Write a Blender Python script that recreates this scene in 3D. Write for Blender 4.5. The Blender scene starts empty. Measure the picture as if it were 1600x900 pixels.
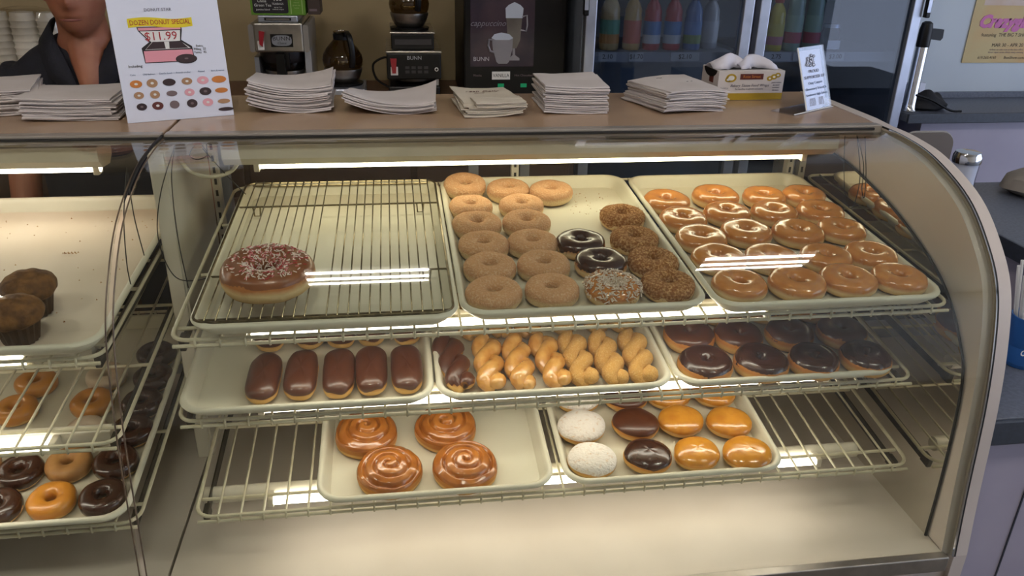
import bpy, bmesh, math, random
from mathutils import Vector, Matrix, noise

PI = math.pi
sc = bpy.context.scene
col = sc.collection
random.seed(7)

# ------------------------------------------------------------------ camera
ZO = 1.1                       # height of the tray rims' front edge above the shop floor
cam_d = bpy.data.cameras.new('camera'); cam = bpy.data.objects.new('camera', cam_d); col.objects.link(cam)
cam_d.sensor_width = 36; cam_d.lens = 1259.36 * 36 / 1600; cam_d.clip_start = .02
yaw, pitch, roll = -.1491, .4251, .0220
_f = Vector((-math.sin(yaw) * math.cos(pitch), math.cos(yaw) * math.cos(pitch), -math.sin(pitch)))
_r0 = Vector((math.cos(yaw), math.sin(yaw), 0)); _u0 = _r0.cross(_f)
_r = math.cos(roll) * _r0 + math.sin(roll) * _u0; _u = -math.sin(roll) * _r0 + math.cos(roll) * _u0
cm = Matrix((_r, _u, -_f)).transposed().to_4x4(); cm.translation = Vector((-.1006, -1.2487, .6201 + ZO))
cam.matrix_world = cm
sc.camera = cam

# ------------------------------------------------------------------ world, daylight, exposure
w = bpy.data.worlds.new('world'); sc.world = w; w.use_nodes = True
w.node_tree.nodes['Background'].inputs[0].default_value = (.66, .76, 1.0, 1)
w.node_tree.nodes['Background'].inputs[1].default_value = 3.2
TUBE, CEIL = 9.5, 80.0         # strength of the case tubes and of the ceiling tubes
vs = sc.view_settings
vs.view_transform = 'Standard'; vs.look = 'None'; vs.gamma = 1; vs.use_curve_mapping = False
vs.exposure = 0.05

# ------------------------------------------------------------------ materials
def lin(h):
    h = h.lstrip('#'); o = []
    for i in (0, 2, 4):
        c = int(h[i:i + 2], 16) / 255
        o.append(c / 12.92 if c <= .04045 else ((c + .055) / 1.055) ** 2.4)
    return (*o, 1)
MATS = {}
def mat(name, c, rough=.5, metal=0, c2=None, ns=8, lo=.35, hi=.65, bump=0, bs=40, coat=0, spec=.5, sss=0, emit=0, band=None, coords='Object'):
    """Principled material; c2: second colour mixed in by noise; band: [(height, colour)...] over the object's own height"""
    if name in MATS: return MATS[name]
    m = bpy.data.materials.new(name); m.use_nodes = True; nt = m.node_tree; N, L = nt.nodes, nt.links
    b = N['Principled BSDF']; C = lin(c)
    b.inputs['Base Color'].default_value = C; b.inputs['Roughness'].default_value = rough; b.inputs['Metallic'].default_value = metal
    b.inputs['Coat Weight'].default_value = coat; b.inputs['Coat Roughness'].default_value = .12; b.inputs['Specular IOR Level'].default_value = spec
    if sss:
        b.inputs['Subsurface Weight'].default_value = sss; b.inputs['Subsurface Radius'].default_value = (.01, .005, .002); b.inputs['Subsurface Scale'].default_value = .4
    if emit:
        b.inputs['Emission Color'].default_value = C; b.inputs['Emission Strength'].default_value = emit
    tc = N.new('ShaderNodeTexCoord'); src = None
    if band:
        sp = N.new('ShaderNodeSeparateXYZ'); L.new(tc.outputs['Generated'], sp.inputs[0])
        nz = N.new('ShaderNodeTexNoise'); nz.inputs['Scale'].default_value = 30; L.new(tc.outputs['Object'], nz.inputs['Vector'])
        ma = N.new('ShaderNodeMath'); ma.operation = 'MULTIPLY_ADD'; ma.inputs[1].default_value = .22; L.new(nz.outputs['Fac'], ma.inputs[0]); L.new(sp.outputs['Z'], ma.inputs[2])
        r = N.new('ShaderNodeValToRGB'); L.new(ma.outputs[0], r.inputs[0])
        while len(r.color_ramp.elements) < len(band): r.color_ramp.elements.new(.5)
        for e, (p, cc) in zip(r.color_ramp.elements, band): e.position = p + .11; e.color = lin(cc)
        src = r.outputs[0]
    if c2:
        nz = N.new('ShaderNodeTexNoise'); nz.inputs['Scale'].default_value = ns; nz.inputs['Detail'].default_value = 4
        L.new(tc.outputs[coords], nz.inputs['Vector'])
        r = N.new('ShaderNodeValToRGB'); r.color_ramp.elements[0].position = lo; r.color_ramp.elements[1].position = hi
        L.new(nz.outputs['Fac'], r.inputs[0])
        mx = N.new('ShaderNodeMix'); mx.data_type = 'RGBA'; L.new(r.outputs[0], mx.inputs['Factor'])
        mx.inputs['A'].default_value = C; mx.inputs['B'].default_value = lin(c2)
        if src: L.new(src, mx.inputs['A'])
        src = mx.outputs['Result']
    if src: L.new(src, b.inputs['Base Color'])
    if bump:
        nz = N.new('ShaderNodeTexNoise'); nz.inputs['Scale'].default_value = bs; nz.inputs['Detail'].default_value = 3
        L.new(tc.outputs['Object'], nz.inputs['Vector'])
        bp = N.new('ShaderNodeBump'); bp.inputs['Strength'].default_value = bump; bp.inputs['Distance'].default_value = .004
        L.new(nz.outputs['Fac'], bp.inputs['Height']); L.new(bp.outputs[0], b.inputs['Normal'])
    MATS[name] = m; return m

def glass(name, tint='#ffffff', f0=.04, rough=0.0):
    """clear sheet: Schlick reflection over a straight-through transmission"""
    if name in MATS: return MATS[name]
    m = bpy.data.materials.new(name); m.use_nodes = True; nt = m.node_tree; N, L = nt.nodes, nt.links
    N.clear(); out = N.new('ShaderNodeOutputMaterial'); g = N.new('ShaderNodeNewGeometry')
    d = N.new('ShaderNodeVectorMath'); d.operation = 'DOT_PRODUCT'; L.new(g.outputs['Incoming'], d.inputs[0]); L.new(g.outputs['Normal'], d.inputs[1])
    a = N.new('ShaderNodeMath'); a.operation = 'ABSOLUTE'; L.new(d.outputs['Value'], a.inputs[0])
    s = N.new('ShaderNodeMath'); s.operation = 'SUBTRACT'; s.inputs[0].default_value = 1; s.use_clamp = True; L.new(a.outputs[0], s.inputs[1])
    p = N.new('ShaderNodeMath'); p.operation = 'POWER'; p.inputs[1].default_value = 5; L.new(s.outputs[0], p.inputs[0])
    q = N.new('ShaderNodeMath'); q.operation = 'MULTIPLY_ADD'; q.inputs[1].default_value = 1 - f0; q.inputs[2].default_value = f0; L.new(p.outputs[0], q.inputs[0])
    t = N.new('ShaderNodeBsdfTransparent'); t.inputs[0].default_value = lin(tint)
    gl = N.new('ShaderNodeBsdfGlossy'); gl.inputs['Roughness'].default_value = rough; gl.inputs[0].default_value = (1, 1, 1, 1)
    mx = N.new('ShaderNodeMixShader'); L.new(q.outputs[0], mx.inputs[0]); L.new(t.outputs[0], mx.inputs[1]); L.new(gl.outputs[0], mx.inputs[2]); L.new(mx.outputs[0], out.inputs[0])
    MATS[name] = m; return m

M = dict(
    wall=mat('cream wall paint', '#9f8e6b', .7, c2='#968461', ns=3, bump=.05, bs=60),
    wall_r=mat('pale grey wall paint', '#bac2c8', .7, c2='#b3bbc3', ns=2),
    floor=mat('floor tile', '#6f6658', .5, c2='#625a4e', ns=5),
    ceil=mat('ceiling board', '#c9c4b8', .9, c2='#bdb8ac', ns=40),
    lam=mat('tan laminate', '#b09478', .2, c2='#a58a70', ns=6, bump=.02, bs=200),
    steel=mat('brushed steel', '#bdb8b0', .34, 1, c2='#a8a39b', ns=20),
    alu=mat('aluminium', '#b6bac6', .38, .8, c2='#a4a8b4', ns=12),
    darkmetal=mat('dark zinc steel', '#5d5850', .45, .8, c2='#47433d', ns=30),
    chrome=mat('chrome', '#d8d8d8', .12, 1),
    white_enamel=mat('white enamel', '#d9d3c5', .35, c2='#cec7b7', ns=10),
    panel=mat('warm white panel', '#c8beb6', .4, c2='#bfb4ac', ns=4, bump=.02, bs=100),
    deck=mat('cream deck laminate', '#cfc6bc', .45, c2='#c7bdb2', ns=5),
    tray=mat('cream plastic tray', '#d8d4c2', .38, c2='#cfcab6', ns=7, lo=.3, hi=.75),
    rack=mat('steel rack wire', '#9a8d70', .3, 1, c2='#6f6550', ns=60),
    coated=mat('cream coated wire', '#d5ceb6', .4, c2='#c7bfa5', ns=40),
    black=mat('black plastic', '#080707', .4, c2='#0e0c0c', ns=20, spec=.3),
    gasket=mat('black rubber', '#151210', .6),
    bronze=mat('glass edge bronze', '#6a5a48', .35, c2='#4a3d30', ns=30),
    paper=mat('white bag paper', '#cfc8c6', .8, c2='#c6bebb', ns=9, bump=.08, bs=30),
    paper_warm=mat('cream bag paper', '#cfc6b6', .8, c2='#c6bcab', ns=9, bump=.08, bs=30),
    card=mat('white card', '#d5d8e6', .6),
    glass=glass('clear case glass', '#f6f8f4'),
    acrylic=glass('clear acrylic', '#f2f4f8', .045),
    fglass=glass('fridge door glass', '#d2d8e0', .035),
    smoke=glass('smoked carafe glass', '#a89878', .05),
    dough=mat('fried dough', '#b87a3c', .75, band=[(.04, '#94572a'), (.18, '#dfb97c'), (.44, '#e8cc98'), (.64, '#b9773e')], bump=.25, bs=120),
    dough_gold=mat('golden dough', '#c98b3a', .6, band=[(.05, '#9a5a22'), (.28, '#dcae62'), (.45, '#dfb469'), (.62, '#bf7d34')], bump=.2, bs=100),
    sugar=mat('sugared crumb', '#b98d63', .95, band=[(.04, '#a06f40'), (.16, '#ecd3a2'), (.38, '#e9cf9f'), (.60, '#c99a70')], c2='#dcbb98', ns=260, lo=.5, hi=.72, bump=.8, bs=260, spec=.2),
    crumb=mat('cinnamon crumb', '#96602f', .9, c2='#d2a670', ns=210, lo=.45, hi=.65, bump=1.0, bs=330, spec=.3),
    glaze=mat('honey glaze', '#bd7838', .2, c2='#cb8a48', ns=50, bump=.3, bs=90, coat=.8),
    glaze_gold=mat('golden glaze', '#d2912f', .2, c2='#bf7a24', ns=35, bump=.25, bs=80, coat=.9),
    glaze_roll=mat('caramel glaze', '#b5702f', .22, c2='#9c5820', ns=30, bump=.3, bs=70, coat=.9),
    choc=mat('dark chocolate icing', '#36190e', .25, c2='#422213', ns=30, bump=.12, bs=50, coat=.4),
    choc_milk=mat('milk chocolate icing', '#4e2614', .34, c2='#572d18', ns=25, bump=.06, bs=40, coat=.3),
    maple=mat('caramel icing', '#8f5630', .35, c2='#824b28', ns=30, bump=.1, bs=60, coat=.3),
    powder=mat('powdered sugar', '#e4ddd6', .95, c2='#cfae8a', ns=140, lo=.56, hi=.76, bump=.8, bs=200, spec=.1),
    coconut=mat('coconut shred', '#e2d6c8', .8, c2='#cbb8a4', ns=200),
    orange=mat('orange cake icing', '#d08a2c', .35, c2='#c27a22', ns=25, bump=.2, bs=70, coat=.5),
    tan_ic=mat('tan icing', '#b08048', .5, c2='#a0703c', ns=40, bump=.3, bs=120),
    pale_ic=mat('vanilla icing', '#dcc8b0', .4, c2='#cfb99e', ns=30, coat=.3),
    muffin=mat('muffin crust', '#7e5628', .8, c2='#56361a', ns=60, bump=.8, bs=90),
    muf_paper=mat('brown muffin paper', '#4a3018', .7, c2='#3b2612', ns=60),
    parch=mat('parchment paper', '#dccfbd', .7, c2='#d0c1ac', ns=5, bump=.15, bs=12),
    red=mat('red switch', '#8e1620', .4), green=mat('tea box green', '#5d8a22', .5, c2='#547e1c', ns=15),
    ink=mat('black ink', '#1a1518', .7), ink_red=mat('red ink', '#a02028', .7), ink_grey=mat('grey ink', '#5c5c6c', .7), ink_blue=mat('slate ink', '#5a6c8a', .7),
    white=mat('white plastic', '#d8d6d2', .5), pink=mat('pink card', '#d8909c', .6), yellow=mat('yellow print', '#d6c21c', .6),
    gold=mat('gold print', '#a88a1c', .5), brownred=mat('brown red print', '#5a241c', .5), choc_print=mat('chocolate print', '#2e1a1e', .6),
    orange_print=mat('orange print', '#b8702c', .6), pink_print=mat('pink print', '#d59aa4', .6), tan_print=mat('tan print', '#a07a58', .6), grey_print=mat('grey print', '#6a5a5c', .6),
    skin=mat('skin', '#a06a50', .55, c2='#945c44', ns=20, sss=.15), lips=mat('lips', '#7c443a', .5),
    navy=mat('navy knit', '#0c0d18', .85, c2='#10111e', ns=60, bump=.2, bs=200), hair=mat('dark hair', '#120d0a', .6, bump=.6, bs=150),
    trousers=mat('black trousers', '#14131a', .85), eye=mat('eye white', '#d0c8c0', .3),
    greytop=mat('slate grey laminate', '#5e636f', .45, c2='#525763', ns=120, lo=.4, hi=.6), greyedge=mat('dark grey edge', '#343a45', .5, c2='#2c313b', ns=80),
    lav=mat('lavender white panel', '#a59fae', .6, c2='#9b95a5', ns=3), wood=mat('brown cabinet wood', '#4c3626', .5, c2='#3c2a1e', ns=6),
    backdark=mat('dark cabinet shadow board', '#241f1d', .6, c2='#1c1816', ns=8),
)
def emis(name, c, s):
    m = bpy.data.materials.new(name); m.use_nodes = True; N = m.node_tree.nodes; N.clear()
    o = N.new('ShaderNodeOutputMaterial'); e = N.new('ShaderNodeEmission'); e.inputs[0].default_value = (*c, 1); e.inputs[1].default_value = s
    m.node_tree.links.new(e.outputs[0], o.inputs[0]); return m
M['tube'] = emis('fluorescent tube', (1, .90, .66), TUBE)
M['tube_w'] = emis('warm white tube', (1, .90, .80), TUBE * 1.35)
M['ctube'] = emis('ceiling tube', (1, .93, .86), CEIL)
M['led'] = emis('green indicator', (.05, .6, .25), .25)
def mirror():
    m = bpy.data.materials.new('tinted mirror'); m.use_nodes = True; b = m.node_tree.nodes['Principled BSDF']
    b.inputs['Base Color'].default_value = (.74, .71, .66, 1); b.inputs['Metallic'].default_value = 1; b.inputs['Roughness'].default_value = .02; return m
M['mirror'] = mirror()

# ------------------------------------------------------------------ mesh helpers
class MB:
    def __init__(s): s.v = []; s.f = []; s.mi = []
    def add(s, vs, fs, mi=0):
        o = len(s.v); s.v += [tuple(v) for v in vs]; s.f += [tuple(i + o for i in f) for f in fs]; s.mi += [mi] * len(fs); return s
    def box(s, x0, x1, y0, y1, z0, z1, b=0, mi=0):
        if b:
            b = min(b, (x1 - x0) / 2.2, (y1 - y0) / 2.2, (z1 - z0) / 2.2)
            bm = bmesh.new(); bmesh.ops.create_cube(bm, size=1)
            for v in bm.verts: v.co = Vector(((x0 + x1) / 2 + v.co.x * (x1 - x0), (y0 + y1) / 2 + v.co.y * (y1 - y0), (z0 + z1) / 2 + v.co.z * (z1 - z0)))
            bmesh.ops.bevel(bm, geom=bm.edges[:], offset=b, segments=2, profile=.5, affect='EDGES')
            bm.verts.index_update(); s.add([v.co for v in bm.verts], [[v.index for v in f.verts] for f in bm.faces], mi); bm.free(); return s
        return s.add([(x, y, z) for z in (z0, z1) for y in (y0, y1) for x in (x0, x1)], [(0, 2, 3, 1), (4, 5, 7, 6), (0, 1, 5, 4), (2, 6, 7, 3), (0, 4, 6, 2), (1, 3, 7, 5)], mi)
    def tube(s, pts, r, n=8, cap=True, mi=0, closed=False, flat=None):
        P = [Vector(p) for p in pts]; k = len(P); R = r if isinstance(r, (list, tuple)) else [r] * k
        vs = []; prev = None
        for i in range(k):
            t = (P[(i + 1) % k] - P[i - 1]) if closed else (P[min(i + 1, k - 1)] - P[max(i - 1, 0)])
            t.normalize()
            if prev is None: a = t.orthogonal().normalized() if abs(t.z) > .9 else t.cross(Vector((0, 0, 1))).normalized()
            else: a = (prev - t * prev.dot(t)).normalized()
            prev = a; b = t.cross(a)
            for j in range(n):
                an = 2 * PI * j / n; q = a * math.cos(an) * R[i] + b * math.sin(an) * R[i] * (flat or 1)
                vs.append(P[i] + q)
        fs = [(i * n + j, i * n + (j + 1) % n, ((i + 1) % k) * n + (j + 1) % n, ((i + 1) % k) * n + j) for i in range(k if closed else k - 1) for j in range(n)]
        if cap and not closed: fs += [tuple(range(n))[::-1], tuple((k - 1) * n + j for j in range(n))]
        return s.add(vs, fs, mi)
    def lathe(s, prof, n=24, c=(0, 0, 0), mi=0, cap=True):
        k = len(prof); vs = [(c[0] + r * math.cos(2 * PI * j / n), c[1] + r * math.sin(2 * PI * j / n), c[2] + z) for r, z in prof for j in range(n)]
        fs = [(i * n + j, i * n + (j + 1) % n, (i + 1) * n + (j + 1) % n, (i + 1) * n + j) for i in range(k - 1) for j in range(n)]
        if cap: fs += [tuple(range(n))[::-1], tuple((k - 1) * n + j for j in range(n))]
        return s.add(vs, fs, mi)
    def prism(s, poly, a0, a1, axis='y', mi=0):
        """poly: 2-D outline; extruded a0..a1 along axis (x: (y,z), y: (x,z), z: (x,y))"""
        k = len(poly); mk = {'x': lambda p, a: (a, p[0], p[1]), 'y': lambda p, a: (p[0], a, p[1]), 'z': lambda p, a: (p[0], p[1], a)}[axis]
        vs = [mk(p, a0) for p in poly] + [mk(p, a1) for p in poly]
        return s.add(vs, [tuple(range(k))[::-1], tuple(range(k, 2 * k))] + [(i, (i + 1) % k, k + (i + 1) % k, k + i) for i in range(k)], mi)
    def loft(s, rings, cap=True, mi=0):
        n = len(rings[0]); vs = [v for r in rings for v in r]
        fs = [(i * n + j, i * n + (j + 1) % n, (i + 1) * n + (j + 1) % n, (i + 1) * n + j) for i in range(len(rings) - 1) for j in range(n)]
        if cap: fs += [tuple(range(n))[::-1], tuple((len(rings) - 1) * n + j for j in range(n))]
        return s.add(vs, fs, mi)
    def mesh(s, name, mats, smooth=False, angle=None):
        me = bpy.data.meshes.new(name); me.from_pydata(s.v, [], s.f)
        bm = bmesh.new(); bm.from_mesh(me); bmesh.ops.recalc_face_normals(bm, faces=bm.faces[:]); bm.to_mesh(me); bm.free()
        for m in (mats if isinstance(mats, (list, tuple)) else [mats]): me.materials.append(m)
        if len(me.polygons) == len(s.mi): me.polygons.foreach_set('material_index', s.mi)
        if smooth:
            me.polygons.foreach_set('use_smooth', [True] * len(me.polygons))
            if angle: me.set_sharp_from_angle(angle=math.radians(angle))
        return me
    def obj(s, name, m, parent=None, smooth=False, angle=40, loc=None):
        me = s.mesh(name, m, smooth, angle); return mobj(name, me, parent, loc)
def mobj(name, me, parent=None, loc=None):
    o = bpy.data.objects.new(name, me); col.objects.link(o)
    if parent: o.parent = parent
    if loc: o.location = loc
    return o
def tag(o, label=None, cat=None, group=None, kind=None):
    if label: o['label'] = label
    if cat: o['category'] = cat
    if group: o['group'] = group
    if kind: o['kind'] = kind
    return o
def thing(name, label, cat, loc=(0, 0, 0), rot=(0, 0, 0), group=None):
    o = bpy.data.objects.new(name, None); col.objects.link(o); o.location = loc; o.rotation_mode = 'ZYX'; o.rotation_euler = rot
    o.empty_display_size = .05
    return tag(o, label, cat, group)
def struct(name, mb, m, smooth=False, parent=None):
    o = mb.obj(name, m, parent, smooth); o['kind'] = 'structure'; return o
def copy_tree(o, parent=None):
    c = o.copy(); col.objects.link(c); c.parent = parent
    for ch in list(o.children): copy_tree(ch, c)
    return c
FONT = None
def text(body, size, loc, rot, m, parent, align='CENTER', name='lettering', shear=0, sx=1):
    cu = bpy.data.curves.new(name, 'FONT'); cu.body = body; cu.size = size; cu.align_x = align; cu.align_y = 'CENTER'; cu.extrude = .0002; cu.shear = shear; cu.resolution_u = 2
    cu.materials.append(m); o = bpy.data.objects.new(name, cu); col.objects.link(o); o.parent = parent; o.location = loc; o.rotation_euler = rot; o.scale.x = sx; return o
UP = (PI / 2, 0, 0)
def rrect(x0, x1, y0, y1, r, n=5):
    o = []
    for cx, cy, a in ((x1 - r, y1 - r, 0), (x0 + r, y1 - r, 90), (x0 + r, y0 + r, 180), (x1 - r, y0 + r, 270)):
        for i in range(n + 1):
            t = math.radians(a + 90 * i / n); o.append((cx + r * math.cos(t), cy + r * math.sin(t)))
    return o
def spline(P, n=8):
    P = [Vector(p) for p in P]; out = []
    for i in range(len(P) - 1):
        a, b, c, d = P[max(i - 1, 0)], P[i], P[i + 1], P[min(i + 2, len(P) - 1)]
        for k in range(n):
            t = k / n; out.append(.5 * (2 * b + (c - a) * t + (2 * a - 5 * b + 4 * c - d) * t * t + (3 * b - a - 3 * c + d) * t ** 3))
    return out + [P[-1]]
ORD = ['first', 'second', 'third', 'fourth', 'fifth', 'sixth', 'seventh', 'eighth']

# ------------------------------------------------------------------ the room
FZ = -ZO
struct('floor', MB().box(-4, 4.6, -4.2, 2.6, FZ - .1, FZ), M['floor'])
struct('ceiling', MB().box(-4, 4.6, -4.2, 2.6, 2.12, 2.2), M['ceil'])
struct('wall_back', MB().box(-4, 1.98, 2.4, 2.52, FZ, 2.12), M['wall'])
struct('wall_back_right', MB().box(1.98, 4.6, 2.08, 2.52, FZ, 2.12), M['wall_r'])
struct('wall_left', MB().box(-4.1, -4, -4.2, 2.52, FZ, 2.12), M['wall'])
struct('wall_right', MB().box(4.6, 4.7, -4.2, -3.9, FZ, 2.12).box(4.6, 4.7, 1.3, 2.52, FZ, 2.12).box(4.6, 4.7, -3.9, 1.3, FZ, -.75).box(4.6, 4.7, -3.9, 1.3, 1.6, 2.12).box(4.61, 4.69, -1.36, -1.28, -.75, 1.6), M['wall_r'])
struct('wall_front', MB().box(-4.1, 4.7, -4.3, -4.2, FZ, 2.12), mat('white shop wall', '#d6d0c6', .8, c2='#ccc6bb', ns=3))

# ceiling troffers, each with three tubes behind a frame
for i, cx in enumerate((-2.06, -.245, 1.565)):
    t = thing('ceiling_light', ['lit ceiling light panel furthest left over the shop floor', 'lit ceiling light panel over the middle of the counter front', 'lit ceiling light panel furthest right over the shop floor'][i], 'ceiling light', (cx, -1.0, 2.12), group='ceiling light panels')
    w2, d2 = .29, .235
    MB().box(-w2, w2, -d2, -d2 + .02, -.03, 0).box(-w2, w2, d2 - .02, d2, -.03, 0).box(-w2, -w2 + .02, -d2 + .02, d2 - .02, -.03, 0).box(w2 - .02, w2, -d2 + .02, d2 - .02, -.03, 0).obj('frame', M['white'], t)
    MB().box(-w2 + .02, w2 - .02, -d2 + .02, d2 - .02, -.006, -.001).obj('reflector', M['white'], t)
    for k in range(3):
        y = (k - 1) * .135; MB().tube([(-w2 + .025, y, -.022), (w2 - .025, y, -.022)], .016, 10).obj('tube', M['ctube'], t)

# ------------------------------------------------------------------ the two display cases
PROF = [(.43, .213), (.34, .211), (.23, .196), (.105, .150), (.02, .082), (-.03, .015), (-.06, -.08), (-.083, -.21), (-.102, -.4), (-.118, -.535)]
PS = [(p.x, p.y) for p in spline([(a, b, 0) for a, b in PROF], 6)]
def offs(P, d):
    o = []
    for i, p in enumerate(P):
        a = Vector(P[max(i - 1, 0)]); b = Vector(P[min(i + 1, len(P) - 1)]); t = (b - a).normalized(); o.append((p[0] - t.y * d, p[1] + t.x * d))
    return o
INNER = [(.85, .105), (.72, .115), (.6, .12), (.5, .115), (.41, .10), (.27, .067), (.137, .018), (.056, -.03), (-.005, -.096), (-.042, -.17), (-.058, -.34), (-.062, -.53)]
IS = [(p.x, p.y) for p in spline([(a, b, 0) for a, b in INNER], 4)]
DZ = -.53; YB = .83; XM = .968; XS = -.562
def make_case(name, label, x0, x1, right):
    t = thing(name, label, 'display case', (x0, 0, FZ))
    B = lambda: MB()
    def part(nm, mb, m, smooth=False, parent=None):
        mb.v = [(v[0] - x0, v[1], v[2] - FZ) for v in mb.v]; return mb.obj(nm, m, parent or t, smooth)
    xe = x1 + (.049 if right else 0)
    part('countertop', B().box(x0 + .002, x1 + (.021 if right else 0), .452, YB, .195, .22, .003), M['lam'])
    part('front_trim', B().box(x0 + .002, x1 + (.021 if right else 0), .425, .4515, .2, .2215, .002), mat('satin trim', '#a49c92', .3, .4))
    part('hinge_strip', B().box(x0 + .002, x1, .419, .4245, .2115, .2165, .001), M['gasket'])
    # curved glass, a bent sheet 5 mm thick
    O = PS; I = offs(PS, -.005) if offs(PS, -.005)[len(PS) // 2][1] < PS[len(PS) // 2][1] else offs(PS, .005)
    part('front_glass', B().prism(O + I[::-1], x0 + .004, x1 + (.020 if right else -.002), 'x'), M['glass'], True)
    part('deck', B().box(x0 + .002, x1, -.115, YB - .02, DZ - .02, DZ), M['deck'])
    part('deck_edge', B().box(x0 + .002, x1, -.135, -.1155, DZ - .03, DZ + .006, .002), M['steel'])
    part('base_cabinet', B().box(x0 + .002, xe, -.11, YB - .02, FZ + .08, DZ - .021, .004), M['panel'])
    part('kick_plate', B().box(x0 + .01, xe - .01, -.05, YB - .06, FZ, FZ + .079), M['black'])
    # rear: sliding door tracks and mullions
    part('rear_rail', B().box(x0 + .002, x1, YB - .045, YB - .005, .150, .194), M['alu'])
    part('rear_rail', B().box(x0 + .002, x1, YB - .045, YB - .005, DZ, DZ + .04), M['alu'])
    for a in ([-.545, .085, .22, .94] if right else [x0 + .02, -.62]):
        part('rear_mullion', B().box(a, a + .025, YB - .04, YB - .01, DZ + .041, .149), M['alu'])
    # slotted uprights
    for a in ([x0 + .012, .19, x1 - .03] if right else [x0 + .03, x1 - .045]):
        u = part('slotted_upright', B().box(a, a + .018, .735, .757, DZ + .001, .194), M['white_enamel'])
        sl = B()
        for k in range(24): sl.box(a + .006, a + .012, .7345, .7352, DZ + .03 + k * .029, DZ + .045 + k * .029)
        part('slots', sl, M['gasket'], False, u)
    # lamp under the counter
    lx0, lx1 = (x0 + .165, x1 - .10) if right else (x0 + .03, x1 - .16)
    h = part('lamp_housing', B().prism([(.437, .194), (.437, .165), (.455, .148), (.50, .145), (.52, .16), (.525, .194)], lx0 - .06, lx1 + .03, 'x'), M['white_enamel'])
    part('lamp_tube', B().tube([(lx0, .527, .131), (lx1, .527, .131)], .0125, 12), M['tube' if right else 'tube_w'], True)
    for a in (lx0, lx1): part('lamp_holder', B().box(a - .012, a, .512, .542, .115, .16, .002), M['white_enamel'])
    return t, part
case, cpart = make_case('display_case', 'curved glass donut display case with white rounded end panel', XS, XM, True)
caseL, lpart = make_case('display_case', 'curved glass display case at left edge holding muffins and cake donuts', -2.1, XS - .004, False)
# right end panel, its lining mirror and seals
OUT = offs(PS, .004) if offs(PS, .004)[30][0] < PS[30][0] else offs(PS, -.004)
cpart('end_panel', MB().prism([(YB, .2205)] + [(.5, .2205)] + OUT + [(-.12, FZ + .085), (YB, FZ + .085)], XM + .0215, XM + .050, 'x'), M['panel'])
ep = [c for c in case.children if c.name.startswith('end_panel')][0]
I3 = offs(PS, -.0075) if offs(PS, -.0075)[30][0] > PS[30][0] else offs(PS, .0075)
cpart('lining', MB().prism([(YB - .046, .194), (.45, .194)] + [q for q in I3 if q[0] < .40] + [(-.10, DZ + .001), (YB - .046, DZ + .001)], XM + .001, XM + .0205, 'x'), M['panel'], False, ep)
cpart('mirror', MB().prism(IS + [(YB - .05, DZ + .002), (YB - .05, .10)], XM - .0035, XM - .001, 'x'), M['mirror'], False, ep)
cpart('mirror_seal', MB().tube([(XM - .004, a, b) for a, b in IS], .0028, 6), M['gasket'], True, ep)
I2 = offs(PS, -.006) if offs(PS, -.006)[30][0] > PS[30][0] else offs(PS, .006)
cpart('edge_trim', MB().tube([(XM + .0185, a, b) for a, b in OUT[3:]], .0025, 6), M['chrome'], True, ep)
cpart('glass_seal', MB().tube([(XM + .0225, a, b) for a, b in OUT], .0022, 6), M['gasket'], True, ep)
# seam where the two bent sheets meet
cpart('glass_edge', MB().tube([(XS + .003, a, b) for a, b in PS], .0014, 6), M['bronze'], True)
lpart('glass_edge', MB().tube([(XS - .0085, a, b) for a, b in PS], .0014, 6), M['bronze'], True)
cpart('seam_gasket', MB().tube([(XS - .0025, a, b + .004) for a, b in PS[:17]], [.003] * 13 + [.0028, .0022, .0016, .001], 6), M['gasket'], True)
# divider between the cases
cpart('divider_panel', MB().box(-.588, -.552, .39, .735, DZ, .194, .002), M['white_enamel'])
cpart('divider_strip', MB().box(-.5845, -.5555, .383, .3895, DZ + .001, .193, .001), M['white_enamel'])
cpart('white_cable', MB().tube(spline([(-.548, .47, .165), (-.53, .462, .135), (-.49, .46, .122), (-.45, .465, .13), (-.43, .475, .15)], 6), .0042, 8), M['coated'], True)

# ------------------------------------------------------------------ wire shelves, brackets and shelf lamps
TOP = (0.0, .0736, 0.0); TOPL = (-.022, .0736, 0.0); MID = (-.174, .113, .017); BOT = (-.366, .143, -.014)
def pl(S, x, d, n=0):
    a = math.atan(S[1]); return (x, S[2] + d * math.cos(a) - n * math.sin(a), S[0] + d * math.sin(a) + n * math.cos(a))
WIRE = {}
def wire_shelf(S, x0, x1, length, label, d0=.016, drop=.0342):
    a = math.atan(S[1]); t = thing('wire_shelf', label, 'wire shelf', pl(S, x0, d0, -drop), (a, 0, 0), 'wire shelves in the display cases')
    w = x1 - x0
    MB().tube([(*p, 0) for p in rrect(0, w, 0, length, .03)], .0036, 8, closed=True).obj('frame', M['coated'], t, True)
    MB().tube([(.004, -.002, -.0105), (w - .004, -.002, -.0105)], .0034, 8).obj('front_rail', M['coated'], t, True)
    for y in (.05, length * .36, length * .7): MB().tube([(.003, y, -.0065), (w - .003, y, -.0065)], .0036, 6).obj('crossbar', M['coated'], t, True)
    key = round(length, 3)
    if key not in WIRE: WIRE[key] = MB().tube([(0, -.0035, -.0145), (0, -.0040, -.004), (0, -.003, 0), (0, .004, .001), (0, length, .001)], .0024, 6).mesh('wire', M['coated'], True)
    n = int(w / .042)
    for i in range(1, n + 1): mobj('wire', WIRE[key], t, (i * w / (n + 1), 0, 0))
    for x in (.012, w - .018):
        b = MB().prism([(.02, -.012), (.05, -.034), (length + .02, -.045), (length + .03, -.012)], x, x + .003, 'x').obj('side_bracket', M['darkmetal'], t)
        MB().box(x - .004, x + .007, .018, .045, -.034, -.010, .002).obj('bracket_clip', M['darkmetal'], b)
    return t
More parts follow.
